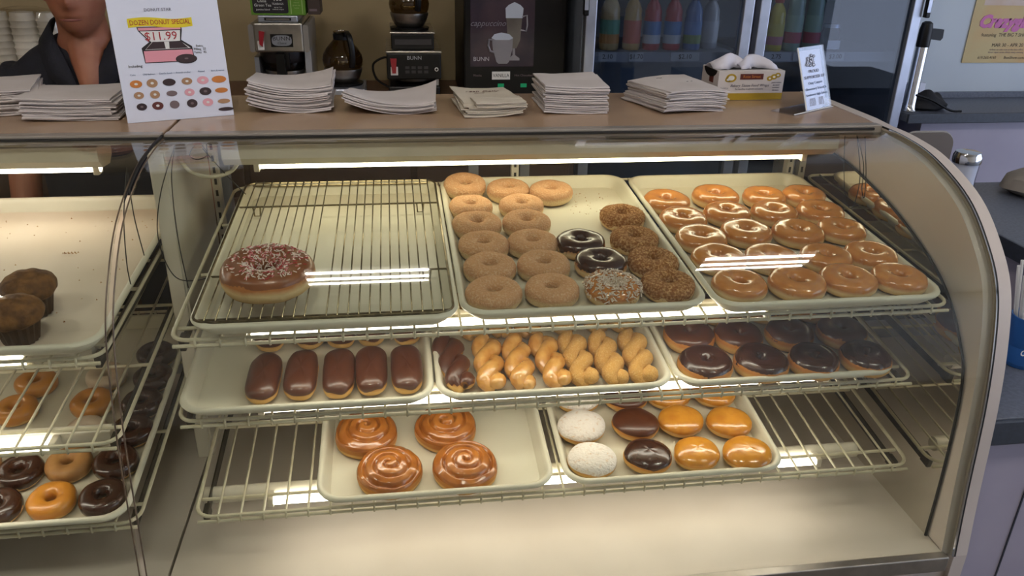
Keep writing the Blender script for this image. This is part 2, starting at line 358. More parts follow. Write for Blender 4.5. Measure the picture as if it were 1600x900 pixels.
def shelf_lamp(y, z, x0, x1, hx0, hx1, label):
    t = thing('shelf_lamp', label, 'lamp', (hx0, y + .034, z - .003), group='fluorescent lamps under the shelves')
    MB().tube([(0, 0, 0), (hx1 - hx0, 0, 0)], .0165, 16).obj('housing', M['white_enamel'], t, True)
    MB().tube([(x0 - hx0, -.034, .003), (x1 - hx0, -.034, .003)], .0085, 12).obj('lamp_tube', M['tube_w'], t, True)
    for a in (x0, x1 - .006): MB().box(a - hx0 - .004, a - hx0 + .008, -.043, -.014, -.008, .013, .002).obj('tube_holder', M['white_enamel'], t)
wire_shelf(TOP, -.492, .945, .70, 'white wire shelf carrying the three upper donut trays in the larger case')
wire_shelf(MID, -.508, .922, .68, 'white wire shelf carrying chocolate bars, twists and iced rings')
wire_shelf(BOT, -.498, .94, .70, 'white wire shelf with cinnamon roll tray and empty wire ends')
wire_shelf(TOPL, -2.0, -.602, .70, 'white wire shelf under the muffin tray in the left case', d0=.012)
wire_shelf(MID, -2.0, -.597, .66, 'empty white wire shelf above the cake donuts in the left case', d0=-.03)
wire_shelf(BOT, -2.0, -.597, .70, 'white wire shelf under the cake donut tray in the left case')
shelf_lamp(.070, -.054, -.375, .60, -.43, .85, 'lit tube lamp under the top wire shelf of the larger case')
shelf_lamp(.098, -.2262, -.375, .77, -.47, .86, 'lit tube lamp under the middle wire shelf of the larger case')
shelf_lamp(.0638, -.4160, -.372, .77, -.50, .87, 'lit tube lamp under the bottom wire shelf above the deck')
shelf_lamp(.03, -.235, -1.9, -.715, -1.95, -.63, 'lit tube lamp under the empty wire shelf in the left case')
shelf_lamp(.03, -.064, -1.9, -.715, -1.95, -.63, 'lit tube lamp under the muffin shelf in the left case')

# ------------------------------------------------------------------ trays
def tray_mesh(w=.457, l=.66):
    mb = MB(); ring = lambda ins, z, r: [(*p, z) for p in rrect(ins, w - ins, ins, l - ins, r, 6)]
    mb.loft([ring(.035, -.0275, .02), ring(.024, -.026, .028), ring(.014, -.009, .036), ring(.011, -.001, .04), ring(.007, .0012, .043), ring(.002, 0, .046), ring(0, -.004, .047), ring(.002, -.009, .046),
             ring(.009, -.010, .042), ring(.013, -.020, .038), ring(.022, -.0285, .03), ring(.035, -.0298, .02)])
    return mb.mesh('serving_tray', M['tray'], True, 50)
TRAY = tray_mesh()
def tray(S, x, label, d=0, rz=0):
    o = mobj('serving_tray', TRAY); o.location = pl(S, x, d); o.rotation_mode = 'ZYX'; o.rotation_euler = (math.atan(S[1]), 0, rz)
    return tag(o, label, 'tray', 'cream trays in the display cases')
tray(TOP, -.459, 'cream tray under the wire cooling rack on the top shelf', -.002)
tray(TOP, 0.0, 'cream top shelf tray of sugared, crumb and chocolate ring donuts', .006)
tray(TOP, .464, 'cream top shelf tray full of honey glazed ring donuts', -.006)
tray(MID, -.505, 'cream middle shelf tray holding chocolate iced bars')
tray(MID, -.044, 'cream middle shelf tray holding twisted donuts')
tray(MID, .418, 'cream middle shelf tray of chocolate iced ring donuts')
tray(BOT, -.276, 'cream bottom shelf tray holding four cinnamon rolls')
tray(BOT, .2, 'cream bottom shelf tray of filled and powdered round donuts')
tray(TOPL, -1.055, 'cream tray lined with parchment holding muffins in left case', -.004)
tray(BOT, -1.064, 'cream tray of chocolate and orange cake donuts in left case', -.004)
tray(BOT, -1.53, 'cream tray at the far left edge of the left case', -.004)

# cooling rack on the first tray
ca = math.atan(TOP[1])
rk = thing('cooling_rack', 'steel wire cooling rack lying in the almost empty top tray', 'cooling rack', pl(TOP, -.452, .012, .001), (ca, 0, 0))
RW, RL = .440, .638
MB().tube([(*p, 0) for p in rrect(0, RW, 0, RL, .025)], .0026, 6, closed=True).obj('frame', M['rack'], rk, True)
rwm = MB().tube([(0, 0, .003), (0, RL, .003)], .0014, 6).mesh('wire', M['rack'], True)
for i in range(23):
    if i == 10: continue
    mobj('wire', rwm, rk, (.022 + i * (RW - .04) / 22, 0, 0))
for y in (.012, .17, .50, RL - .012): MB().tube([(.001, y, -.0022), (RW - .001, y, -.0022)], .002, 6).obj('crossbar', M['rack'], rk, True)
for x in (.04, RW - .04):
    for y in (.17, .50): MB().tube([(x - .008, y, -.002), (x - .006, y, -.024), (x + .006, y, -.024), (x + .008, y, -.002)], .0018, 6).obj('foot', M['rack'], rk, True)

# ------------------------------------------------------------------ pastry
def nz(x, y, z, s=1): return noise.noise(Vector((x, y, z)) * s)
def ring_pos(u, v, R, h, hole, seed, off=0, wob=.06):
    rc = (R + hole) / 2; rx = (R - hole) / 2; wv = 1 + wob * nz(math.cos(u), math.sin(u), seed, 1.3)
    cx, cz = math.cos(v), math.sin(v); e = .82
    px = math.copysign(abs(cx) ** e, cx); pz = math.copysign(abs(cz) ** e, cz)
    n2 = wob * .35 * nz(math.cos(u) * 2 + px, math.sin(u) * 2, pz + seed, 1.7)
    r = rc * (1 + (wv - 1) * .6) + (rx * wv * (1 + n2) + off) * px
    z = h * .5 + (h * .5 * (1 + .8 * (wv - 1) + n2) + off) * pz
    return (r * math.cos(u), r * math.sin(u), max(z, 0.0 if off == 0 else -.001))
def ring_mesh(name, m, R, h, hole, seed, nu=36, nv=18):
    mb = MB(); vs = [ring_pos(2 * PI * i / nu, 2 * PI * j / nv, R, h, hole, seed) for i in range(nu) for j in range(nv)]
    fs = [(i * nv + j, i * nv + (j + 1) % nv, ((i + 1) % nu) * nv + (j + 1) % nv, ((i + 1) % nu) * nv + j) for i in range(nu) for j in range(nv)]
    return mb.add(vs, fs).mesh(name, m, True)
def ring_icing(name, m, R, h, hole, seed, lo=-.05, hi=1.1, thick=.0016, wav=.25, nu=44, nv=12):
    mb = MB(); vs = []
    for i in range(nu):
        u = 2 * PI * i / nu; a = (lo + wav * nz(math.cos(u) * 2.2, math.sin(u) * 2.2, seed + 5)) * PI; a = max(a, -.4 * PI); b = hi * PI
        for j in range(nv + 1):
            f = j / nv; o = thick * min(1, 5 * f, 5 * (1 - f)) - .0004
            vs.append(ring_pos(u, a + (b - a) * f, R, h, hole, seed, max(o, -.0004)))
    k = nv + 1
    fs = [(i * k + j, i * k + j + 1, ((i + 1) % nu) * k + j + 1, ((i + 1) % nu) * k + j) for i in range(nu) for j in range(nv)]
    return mb.add(vs, fs).mesh(name, m, True)
def bun_pos(u, f, rx, ry, h, seed, off=0, wob=.06, e=.75):
    """f 0 bottom centre .. 1 top centre"""
    v = -PI / 2 + PI * f; cr, cz = math.cos(v), math.sin(v); r = abs(cr) ** e; z = math.copysign(abs(cz) ** .9, cz)
    wv = 1 + wob * nz(math.cos(u) * 1.2, math.sin(u) * 1.2, seed + z * .4, 1.2)
    return ((rx * wv + off) * r * math.cos(u), (ry * wv + off) * r * math.sin(u), h * .5 + (h * .5 * (1 + .5 * (wv - 1)) + off) * z)
def bar_pos(u, f, L, wd, h, seed, off=0):
    c, s = math.cos(u), math.sin(u); v = -PI / 2 + PI * f; cr = abs(math.cos(v)) ** .7; z = math.copysign(abs(math.sin(v)) ** .85, math.sin(v))
    e = .55; px = math.copysign(abs(c) ** .75, c); py = math.copysign(abs(s) ** e, s)
    wv = 1 + .07 * nz(px, py * 2, seed + z * .5, 1.2)
    return ((wd / 2 * wv + off) * cr * px, (L / 2 + off) * (cr ** .6) * py * (1 + .3 * (wv - 1)), h * .5 + (h * .5 * wv + off) * z)
def shell(name, m, fn, f0, f1, wav=0, thick=0, seed=0, nu=36, nf=14):
    mb = MB(); k = nf + 1; vs = []
    for i in range(nu):
        u = 2 * PI * i / nu; a = f0 + wav * nz(math.cos(u) * 2, math.sin(u) * 2, seed + 9) if thick else f0
        for j in range(k):
            q = j / nf; o = (thick * min(1, 5 * q) - .0004) if thick else 0
            vs.append(fn(u, a + (f1 - a) * q, o))
    fs = [(i * k + j, ((i + 1) % nu) * k + j, ((i + 1) % nu) * k + j + 1, i * k + j + 1) for i in range(nu) for j in range(nf)]
    return mb.add(vs, fs).mesh(name, m, True)
PRO = {}
def proto(kind, parts):
    """parts: list of (name, mesh, kind) ; returns function making an instance"""
    PRO[kind] = parts
def bake(name, kind, loc, rot, label, cat, group, scale=1):
    parts = PRO[kind]
    if len(parts) == 1:
        o = mobj(name, parts[0][1]); o.location = loc; o.rotation_mode = 'ZYX'; o.rotation_euler = rot; o.scale = (scale,) * 3; return tag(o, label, cat, group)
    t = thing(name, label, cat, loc, rot, group); t.scale = (scale,) * 3
    for n, me, kd in parts:
        c = mobj(n, me, t)
        if kd: c['kind'] = kd
    return t
# scattered toppings
def scatter_on_ring(R, h, hole, seed, n, maker, vlo=.1, vhi=.95):
    mb = MB(); rnd = random.Random(seed)
    for _ in range(n):
        u = rnd.random() * 2 * PI; v = (vlo + (vhi - vlo) * rnd.random()) * PI
        p = Vector(ring_pos(u, v, R, h, hole, seed if seed < 50 else 1, .0018)); q = Vector(ring_pos(u, v + .02, R, h, hole, seed if seed < 50 else 1, .0018)); r_ = Vector(ring_pos(u + .02, v, R, h, hole, seed if seed < 50 else 1, .0018))
        n_ = (r_ - p).cross(q - p).normalized()
        if n_.z < 0: n_ = -n_
        maker(mb, p, n_, rnd)
    return mb
def sprinkle(mb, p, n, rnd):
    t = n.orthogonal().normalized(); t = Matrix.Rotation(rnd.random() * 6.28, 3, n) @ t; L = .0033
    mb.tube([p - t * L + n * .0006, p + t * L + n * .0006], .00095, 5, mi=rnd.choice([0, 1, 1, 1, 2]))
def shred(mb, p, n, rnd):
    t = n.orthogonal().normalized(); t = (Matrix.Rotation(rnd.random() * 6.28, 3, n) @ t + n * rnd.uniform(-.1, .6)).normalized(); L = rnd.uniform(.003, .006)
    mb.tube([p - t * L * .6 + n * .001, p + t * L + n * .0016], .0012, 4)
def grain(mb, p, n, rnd, k=1):
    s = k * rnd.uniform(.0006, .0013); mb.add([p + Vector(c) * s for c in ((1, 0, 0), (-.5, .87, 0), (-.5, -.87, 0), (0, 0, 1.2))], [(0, 1, 3), (1, 2, 3), (2, 0, 3), (0, 2, 1)])
R0, H0, HO = .0520, .037, .0105
for s in (1, 2, 3):
    proto(f'sugar{s}', [('donut', ring_mesh('sugar_donut', M['sugar'], R0, H0, HO, s), None)])
    proto(f'crumb{s}', [('dough', ring_mesh('dough', M['dough'], R0 * .98, H0, HO, s), None), ('crumb_coating', ring_icing('crumb_coating', M['crumb'], R0 * .98, H0, HO, s, -.12, 1.15, .0014), None), ('crumbs', scatter_on_ring(R0 * .98, H0, HO, s, 260, grain, -.05, 1.0).mesh('crumbs', M['crumb']), 'stuff')])
    proto(f'glaze{s}', [('dough', ring_mesh('dough', M['dough'], R0 * 1.03, .034, HO * .9, s), None), ('glaze', ring_icing('glaze', M['glaze'], R0 * 1.03, .034, HO * .9, s, .03, 1.15, .0011, .12), None)])
    proto(f'choc{s}', [('dough', ring_mesh('dough', M['dough'], R0, H0, HO, s), None), ('icing', ring_icing('icing', M['choc'], R0, H0, HO, s, .02, 1.15, .0018), None)])
    proto(f'flat{s}', [('dough', ring_mesh('dough', M['dough_gold'], .053, .040, .004, s), None), ('icing', ring_icing('icing', M['choc_milk'] if s != 3 else M['choc'], .053, .040, .004, s, .10, 1.2, .0016, .10), None)])
    proto(f'cake{s}', [('dough', ring_mesh('dough', M['dough'], .043, .034, .010, s), None), ('icing', ring_icing('icing', M['choc'], .043, .034, .010, s, -.18, 1.2, .0016, .15), None)])
    proto(f'orange{s}', [('dough', ring_mesh('dough', M['dough_gold'], .043, .034, .010, s), None), ('icing', ring_icing('icing', M['orange'], .043, .034, .010, s, -.2, 1.2, .0014, .15), None)])
proto('tan', [('dough', ring_mesh('dough', M['dough'], .043, .034, .010, 2), None), ('icing', ring_icing('icing', M['tan_ic'], .043, .034, .010, 2, -.2, 1.2, .0014, .15), None)])
proto('pale', [('dough', ring_mesh('dough', M['dough'], .043, .034, .010, 3), None), ('icing', ring_icing('icing', M['pale_ic'], .043, .034, .010, 3, -.15, 1.2, .0014, .15), None)])
proto('coco', [('dough', ring_mesh('dough', M['dough'], R0, H0, HO, 2), None), ('icing', ring_icing('icing', M['glaze'], R0, H0, HO, 2, -.05, 1.1, .0012), None), ('coconut_shreds', scatter_on_ring(R0, H0, HO, 2, 560, shred, .02, 1.0).mesh('coconut_shreds', M['coconut']), 'stuff')])
GR, GH, GO = .083, .052, .024
proto('giant', [('dough', ring_mesh('dough', M['dough'], GR, GH, GO, 4, 56, 24), None), ('icing', ring_icing('icing', M['maple'], GR, GH, GO, 4, .04, 1.15, .002, .10, 60), None),
                ('sprinkles', scatter_on_ring(GR, GH, GO, 4, 560, sprinkle, .34, 1.02).mesh('sprinkles', [mat('pink sprinkle', '#e08a90', .4), mat('white sprinkle', '#f0e4dc', .4), mat('red sprinkle', '#b8303a', .4)]), 'stuff')])
rnd = random.Random(3)
def put(S, x, d, name, kind, label, cat, group, n=-.0268, rz=None, tilt=0, scale=1, ry=0):
    return bake(name, kind, pl(S, x, d, n), (math.atan(S[1]) + tilt, ry, rnd.random() * 6.28 if rz is None else rz), label, cat, group, scale)
g = 'ring donuts in the middle top tray'
SUG = [(.059, .612), (.161, .588), (.261, .57), (.062, .495), (.178, .491), (.066, .39), (.175, .392), (.069, .288), (.171, .289), (.071, .188), (.177, .188), (.066, .084), (.175, .089)]
rows = ['sixth', 'sixth', 'sixth', 'fifth', 'fifth', 'fourth', 'fourth', 'third', 'third', 'second', 'second', 'front', 'front']; cols = ['left', 'middle', 'right'] + ['left', 'right'] * 5
for i, (x, d) in enumerate(SUG):
    lab = (f'sugared ring donut at the back of the middle top tray, {cols[i]} of three' if i < 3 else f'sugared ring donut in the {rows[i]} row from the front, {cols[i]} of the sugared pair')
    put(TOP, x, d, 'sugar_donut', f'sugar{1 + i % 3}', lab, 'donut', g, tilt=(.12 if i == 0 else 0), n=(-.0205 if i == 0 else -.0268), scale=rnd.uniform(.97, 1.04))
for i, (x, d) in enumerate([(.395, .412), (.389, .291), (.398, .186), (.399, .089)]):
    put(TOP, x, d, 'crumb_donut', f'crumb{1 + i % 3}', f'cinnamon crumb ring donut, {["backmost", "third from the front", "second from the front", "frontmost"][i]} in the right column', 'donut', g)
put(TOP, .272, .282, 'chocolate_donut', 'choc1', 'dark chocolate iced ring donut behind the other in the sugared tray', 'donut', g)
put(TOP, .293, .19, 'chocolate_donut', 'choc2', 'dark chocolate iced ring donut just behind the coconut one', 'donut', g)
put(TOP, .289, .083, 'coconut_donut', 'coco', 'ring donut covered in coconut shreds in the front row', 'donut', g)
GLZ = [(.525, .496), (.655, .52), (.773, .508), (.876, .511), (.531, .391), (.645, .419), (.757, .414), (.868, .409), (.537, .29), (.647, .313), (.762, .302), (.868, .311), (.539, .193), (.649, .185), (.766, .181), (.866, .183), (.540, .083), (.653, .076), (.761, .081), (.868, .082)]
rn = ['back row', 'fourth row from the front', 'third row from the front', 'second row from the front', 'front row']
for i, (x, d) in enumerate(GLZ):
    put(TOP, x, d, 'glazed_donut', f'glaze{1 + i % 3}', f'honey glazed ring donut, {rn[i // 4]} of the glazed tray, {ORD[i % 4]} from left', 'donut', 'honey glazed ring donuts in the right top tray', scale=rnd.uniform(.98, 1.05))
put(TOP, -.336, .122, 'giant_donut', 'giant', 'oversized caramel iced ring donut with pink and white sprinkles on rack', 'donut', None, n=.0062, rz=.3)
# middle shelf: iced rings
RING = [(.491, .164), (.596, .153), (.709, .153), (.826, .150), (.491, .062), (.606, .058), (.717, .056), (.829, .055), (.485, .265), (.594, .262), (.70, .26), (.808, .258)]
for i, (x, d) in enumerate(RING):
    put(MID, x, d, 'iced_donut', f'flat{3 if 4 <= i < 8 else 1 + i % 2}', f'chocolate iced round donut, {["second", "front", "third"][i // 4]} row of the middle shelf tray, {ORD[i % 4]} from left', 'donut', 'chocolate iced donuts on the middle shelf', scale=rnd.uniform(.97, 1.03))
# chocolate bars
for s in (1, 2):
    fn = lambda u, f, o=0, s=s: bar_pos(u, f, .135, .060, .040, s, o)
    proto(f'bar{s}', [('dough', shell('dough', M['dough_gold'], fn, 0, 1), None), ('icing', shell('icing', M['choc_milk'] if s == 1 else M['choc_milk'], fn, .50, 1, .08, .0016, s), None)])
for i, (x, d) in enumerate([(-.363, .097), (-.295, .101), (-.226, .100), (-.165, .103), (-.098, .102), (-.368, .262), (-.290, .265), (-.230, .262), (-.167, .265), (-.094, .262)]):
    put(MID, x, d, 'chocolate_bar_donut', f'bar{1 + i % 2}', f'long chocolate iced bar donut, {"front" if i < 5 else "back"} row, {ORD[i % 5]} from left', 'donut', 'chocolate bar donuts on the middle shelf', rz=rnd.uniform(-.09, .09) + (PI if i % 3 == 0 else 0))
# twists
def twist(seed, L=.165, shell_=False, m=None):
    res = []
    for s in (0, 1):
        pts = []; rr = []; k = 26
        for i in range(k):
            f = i / (k - 1); an = 2 * PI * 1.5 * f + PI * s + seed; amp = .0145 * min(1, 4 * f + .35, 4 * (1 - f) + .5)
            pts.append((amp * math.sin(an), (f - .5) * L, .020 + .007 * math.cos(an))); rr.append(.0168 * min(1, 5 * f + .45, 5 * (1 - f) + .45) * (1 + .16 * nz(f * 7, seed, s)))
        mb = MB().tube(pts, rr, 12, flat=.95)
        mb.v = [(x, y, max(z, 0)) for x, y, z in mb.v]
        res.append(mb)
        if shell_:
            m2 = MB().tube(pts, [r * 1.06 for r in rr], 14)
            m2.f = [f for f in m2.f if sum(m2.v[i][2] for i in f) / len(f) > .024 + .004 * nz(m2.v[f[0]][1] * 40, seed, s)]; m2.mi = [0] * len(m2.f); res.append(m2)
    return res
for nm, m, sh, sd in (('twglz', 'glaze_gold', False, .3), ('twglz2', 'glaze_gold', False, 1.1), ('twsug', 'sugar_tw', False, .2), ('twsug2', 'sugar_tw', False, .9), ('twchoc', 'dough_gold', True, .5)):
    if m == 'sugar_tw': mm = mat('sugared golden twist', '#c2934e', .9, c2='#d4b174', ns=350, lo=.5, hi=.7, bump=.5, bs=450, spec=.25)
    elif m == 'glaze_gold': mm = mat('glazed twist crust', '#bf8238', .22, c2='#d8a65c', ns=45, bump=.6, bs=80, coat=.8)
    else: mm = M[m]
    ps = twist(sd, shell_=sh); out = []
    for q in range(len(ps)):
        ic = sh and q % 2 == 1; out.append(('icing' if ic else 'strand', ps[q].mesh('icing' if ic else 'strand', M['choc_milk'] if ic else mm, True), None))
    proto(nm, out)
TW = [(-.007, .115), (.063, .110), (.122, .108), (.184, .108), (.241, .108), (.301, .106), (.363, .105)]
tk = ['twchoc', 'twglz', 'twglz2', 'twglz', 'twsug', 'twsug2', 'twsug']
tl = ['chocolate iced twist donut at left end of the twist tray', 'glazed twist donut next to the chocolate twist, front row', 'glazed twist donut in the middle of the glazed three', 'glazed twist donut next to the sugared twists, front row', 'sugared twist donut next to the glazed twists, front row', 'sugared twist donut in the middle of the sugared three', 'sugared twist donut at right end of the twist tray, front row']
for (x, d), k, l in zip(TW, tk, tl): put(MID, x, d, 'twist_donut', k, l, 'donut', 'twisted donuts on the middle shelf', rz=rnd.uniform(-.06, .1) + (.1 if k == 'twchoc' else 0), n=-.0272)
for i, (x, d) in enumerate([(.041, .288), (.1, .286), (.163, .284), (.236, .29), (.304, .288), (.367, .288)]):
    put(MID, x, d, 'twist_donut', ['twglz', 'twglz2', 'twglz', 'twsug', 'twsug2', 'twsug'][i], f'twist donut in the back row of the twist tray, {ORD[i]} from left', 'donut', 'twisted donuts on the middle shelf', rz=rnd.uniform(-.08, .08), n=-.0272)
# cinnamon rolls
def roll_meshes(seed):
    nu, nr = 80, 30; R, h = .063, .046
    def z_at(u, q):
        dome = h * (.62 + .38 * (1 - q ** 2.2)) ; ph = (q * 3.1 - u / (2 * PI) + seed * .13) % 1.0
        gr = math.exp(-((ph - .5) / .11) ** 2); return dome - .0095 * gr * (1 if q < .93 else 0) + .002 * nz(math.cos(u) * q * 3, math.sin(u) * q * 3, seed)
    top = MB(); vs = [(0, 0, z_at(0, .001))]
    for j in range(1, nr + 1):
        q = j / nr
        for i in range(nu):
            u = 2 * PI * i / nu; wv = 1 + .05 * nz(math.cos(u), math.sin(u), seed, 1.3); r = R * q * wv
            z = z_at(u, q) if q < .97 else h * .5
            vs.append((r * math.cos(u), r * math.sin(u), z))
    fs = [(0, 1 + i, 1 + (i + 1) % nu) for i in range(nu)]
    fs += [(1 + (j - 1) * nu + i, 1 + j * nu + i, 1 + j * nu + (i + 1) % nu, 1 + (j - 1) * nu + (i + 1) % nu) for j in range(1, nr) for i in range(nu)]
    top.add(vs, fs)
    side = MB(); rings = []
    for z, k in ((0, .93), (.004, .985), (.014, 1.01), (.024, 1.004)):
        rings.append([(R * k * (1 + .05 * nz(math.cos(2 * PI * i / nu), math.sin(2 * PI * i / nu), seed, 1.3)) * math.cos(2 * PI * i / nu), R * k * (1 + .05 * nz(math.cos(2 * PI * i / nu), math.sin(2 * PI * i / nu), seed, 1.3)) * math.sin(2 * PI * i / nu), z) for i in range(nu)])
    side.loft(rings, cap=False); side.f.append(tuple(range(nu))[::-1]); side.mi.append(0)
    return [('dough', side.mesh('dough', M['dough_gold'], True), None), ('glazed_spiral', top.mesh('glazed_spiral', M['glaze_roll'], True), None)]
for s in (1, 2): proto(f'roll{s}', roll_meshes(s))
for i, (x, d) in enumerate([(-.186, .187), (-.022, .190), (-.138, .074), (.010, .073)]):
    put(BOT, x, d, 'cinnamon_roll', f'roll{1 + i % 2}', ['back left glazed cinnamon roll on the bottom shelf', 'back right glazed cinnamon roll on the bottom shelf', 'front left glazed cinnamon roll with broad swirl', 'front right glazed cinnamon roll nearest the bare tray end'][i], 'cinnamon roll', 'cinnamon rolls on the bottom shelf', rz=i * 1.3 + .4)
# filled buns
for s in (1, 2):
    fn = lambda u, f, o=0, s=s: bun_pos(u, f, .051, .046, .042, s, o)
    D = ('dough', shell('dough', M['dough_gold'], fn, 0, 1, seed=s), None)
    proto(f'fpow{s}', [D, ('powdered_sugar', shell('powdered_sugar', M['powder'], fn, .50, 1, .06, .0010, s), None)])
    proto(f'fchoc{s}', [D, ('icing', shell('icing', M['choc_milk'] if s == 2 else M['choc'], fn, .55, 1, .05, .0015, s), None)])
    proto(f'fglz{s}', [D, ('glaze', shell('glaze', M['glaze_gold'], fn, .48, 1, .06, .0010, s), None)])
FI = [(.276, .256), (.384, .250), (.482, .250), (.587, .246), (.264, .162), (.382, .160), (.483, .162), (.586, .147), (.265, .063), (.381, .063), (.484, .062), (.589, .051)]
kn = [('fpow', 'powdered sugar filled'), ('fchoc', 'chocolate topped filled'), ('fglz', 'golden glazed filled'), ('fglz', 'golden glazed filled')]
for i, (x, d) in enumerate(FI):
    k, l = kn[i % 4]; rw = ['back', 'middle', 'front'][i // 4]
    lab = f'{l} round donut in the {rw} row' + ('' if i % 4 < 2 else [', beside the chocolate one', ', at the right end'][i % 4 - 2])
    sdd = 1 + (i // 4 + i) % 2
    if k == 'fchoc': sdd = 1 if i // 4 == 2 else 2
    put(BOT, x, d, 'filled_donut', f'{k}{sdd}', lab, 'donut', 'filled donuts on the bottom shelf', rz=rnd.uniform(-.5, .5), scale=rnd.uniform(.95, 1.02))
# left case: cake donuts
LE = [(-.837, .140, 'cake1', 'dark chocolate cake donut left of the tan one, second row'), (-.846, .052, 'cake2', 'dark chocolate cake donut at the left edge of the front row'), (-.754, .060, 'orange1', 'bright orange glazed cake donut in the front row'), (-.664, .057, 'cake3', 'dark chocolate cake donut at the front right tray corner'),
      (-.753, .153, 'tan', 'tan iced cake donut right behind the orange one'), (-.665, .148, 'cake1', 'dark chocolate cake donut in second row by the tray side'), (-.657, .238, 'cake2', 'dark chocolate cake donut in third row by the tray side'), (-.757, .424, 'pale', 'vanilla iced cake donut seen through the empty wire shelf'),
      (-.762, .335, 'orange2', 'orange cake donut just in front of the vanilla one'), (-.899, .415, 'orange3', 'golden cake donut behind the lamp at the left, further back'), (-.909, .327, 'orange1', 'golden cake donut behind the lamp at the left, nearer'), (-.925, .165, 'orange2', 'golden cake donut cut by the left picture edge'),
      (-.668, .498, 'cake3', 'dark chocolate cake donut backmost by the tray side'), (-.655, .412, 'cake1', 'dark chocolate cake donut fifth from front by the tray side'), (-.658, .325, 'cake2', 'dark chocolate cake donut fourth from front by the tray side'), (-.748, .243, 'pale', 'vanilla iced cake donut under the left case lamp tube')]
for x, d, k, l in LE: put(BOT, x, d, 'cake_donut', k, l, 'donut', 'cake donuts in the left case', scale=.98)
# muffins
def muffin_parts(seed):
    nu = 36; wr = MB(); rings = []
    for z, r in ((0, .026), (.002, .027), (.042, .036)):
        rings.append([((r + (.0012 if i % 2 else -.0012)) * math.cos(2 * PI * i / nu), (r + (.0012 if i % 2 else -.0012)) * math.sin(2 * PI * i / nu), z) for i in range(nu)])
    wr.loft(rings)
    tp = MB(); prof = [(.030, .038), (.040, .040), (.045, .046), (.046, .054), (.043, .063), (.036, .071), (.025, .077), (.012, .080), (.001, .081)]
    tp.lathe(prof, nu); tp.v = [(x * (1 + .09 * nz(x * 30, y * 30, z * 30 + seed)), y * (1 + .09 * nz(x * 30, y * 30, z * 30 + seed)), z + .004 * nz(x * 60, y * 60, seed)) for x, y, z in tp.v]
    return [('paper_case', wr.mesh('paper_case', M['muf_paper']), None), ('muffin_top', tp.mesh('muffin_top', M['muffin'], True), None)]
proto('muf1', muffin_parts(1)); proto('muf2', muffin_parts(2))
put(TOPL, -.752, .155, 'muffin', 'muf1', 'brown muffin standing behind the other one on parchment', 'muffin', 'muffins in the left case', n=-.0235)
put(TOPL, -.742, .062, 'muffin', 'muf2', 'brown muffin at the front of the parchment tray', 'muffin', 'muffins in the left case', n=-.0235)
# parchment on that tray
pm = MB(); nx, ny = 30, 36; x0, x1, y0, y1 = .03, .43, .032, .63
vs = [((x0 + (x1 - x0) * i / nx), (y0 + (y1 - y0) * j / ny), .0012 + .0025 * max(0, nz(i * .16, j * .13, 3)) + .0012 * abs(nz(i * .4, j * .07 + i * .2, 8))) for j in range(ny + 1) for i in range(nx + 1)]
fs = [(j * (nx + 1) + i, j * (nx + 1) + i + 1, (j + 1) * (nx + 1) + i + 1, (j + 1) * (nx + 1) + i) for j in range(ny) for i in range(nx)]
vs2 = [(x, y, z - .0006) for x, y, z in vs]; nn = len(vs)
bd = [i for i in range(nx)] ; edge = [(i, i + 1) for i in range(nx)] + [(ny * (nx + 1) + i, ny * (nx + 1) + i + 1) for i in range(nx)] + [(j * (nx + 1), (j + 1) * (nx + 1)) for j in range(ny)] + [(j * (nx + 1) + nx, (j + 1) * (nx + 1) + nx) for j in range(ny)]
pm.add(vs + vs2, fs + [tuple(i + nn for i in f[::-1]) for f in fs] + [(a, b, b + nn, a + nn) for a, b in edge])
po = pm.obj('parchment_sheet', M['parch'], None, True); po.location = pl(TOPL, -1.055, -.004, -.0272); po.rotation_euler = (ca, 0, 0); tag(po, 'wrinkled parchment sheet lining the muffin tray', 'parchment')
cr_ = MB(); r2 = random.Random(5)
for _ in range(46): grain(cr_, Vector((r2.uniform(.08, .41), r2.uniform(.1, .58), .0055)), Vector((0, 0, 1)), r2, 1.8)
for k in range(14): cr_.add([(a[0] * .002 + .27 + k * .0022, a[1] * .002 + .40 + .003 * math.sin(k * 2), .0052 + a[2] * .002) for a in ((1, 0, 0), (-.5, .87, 0), (-.5, -.87, 0), (0, 0, 1.2))], [(0, 1, 3), (1, 2, 3), (2, 0, 3), (0, 2, 1)])
co = cr_.obj('crumbs', M['crumb']); co.location = po.location; co.rotation_euler = (ca, 0, 0); tag(co, 'scattered brown crumbs on the parchment sheet', 'crumbs', kind='stuff')
cr_ = MB()
for _ in range(60): grain(cr_, Vector((min(.42, r2.gauss(.35, .04)), min(.6, r2.gauss(.53, .04)), 0)), Vector((0, 0, 1)), r2, 1.3)
co = cr_.obj('crumbs', M['crumb']); co.location = pl(TOP, 0, .006, -.0268); co.rotation_euler = (ca, 0, 0); tag(co, 'crumbs on the bare back corner of the sugared donut tray', 'crumbs', kind='stuff')

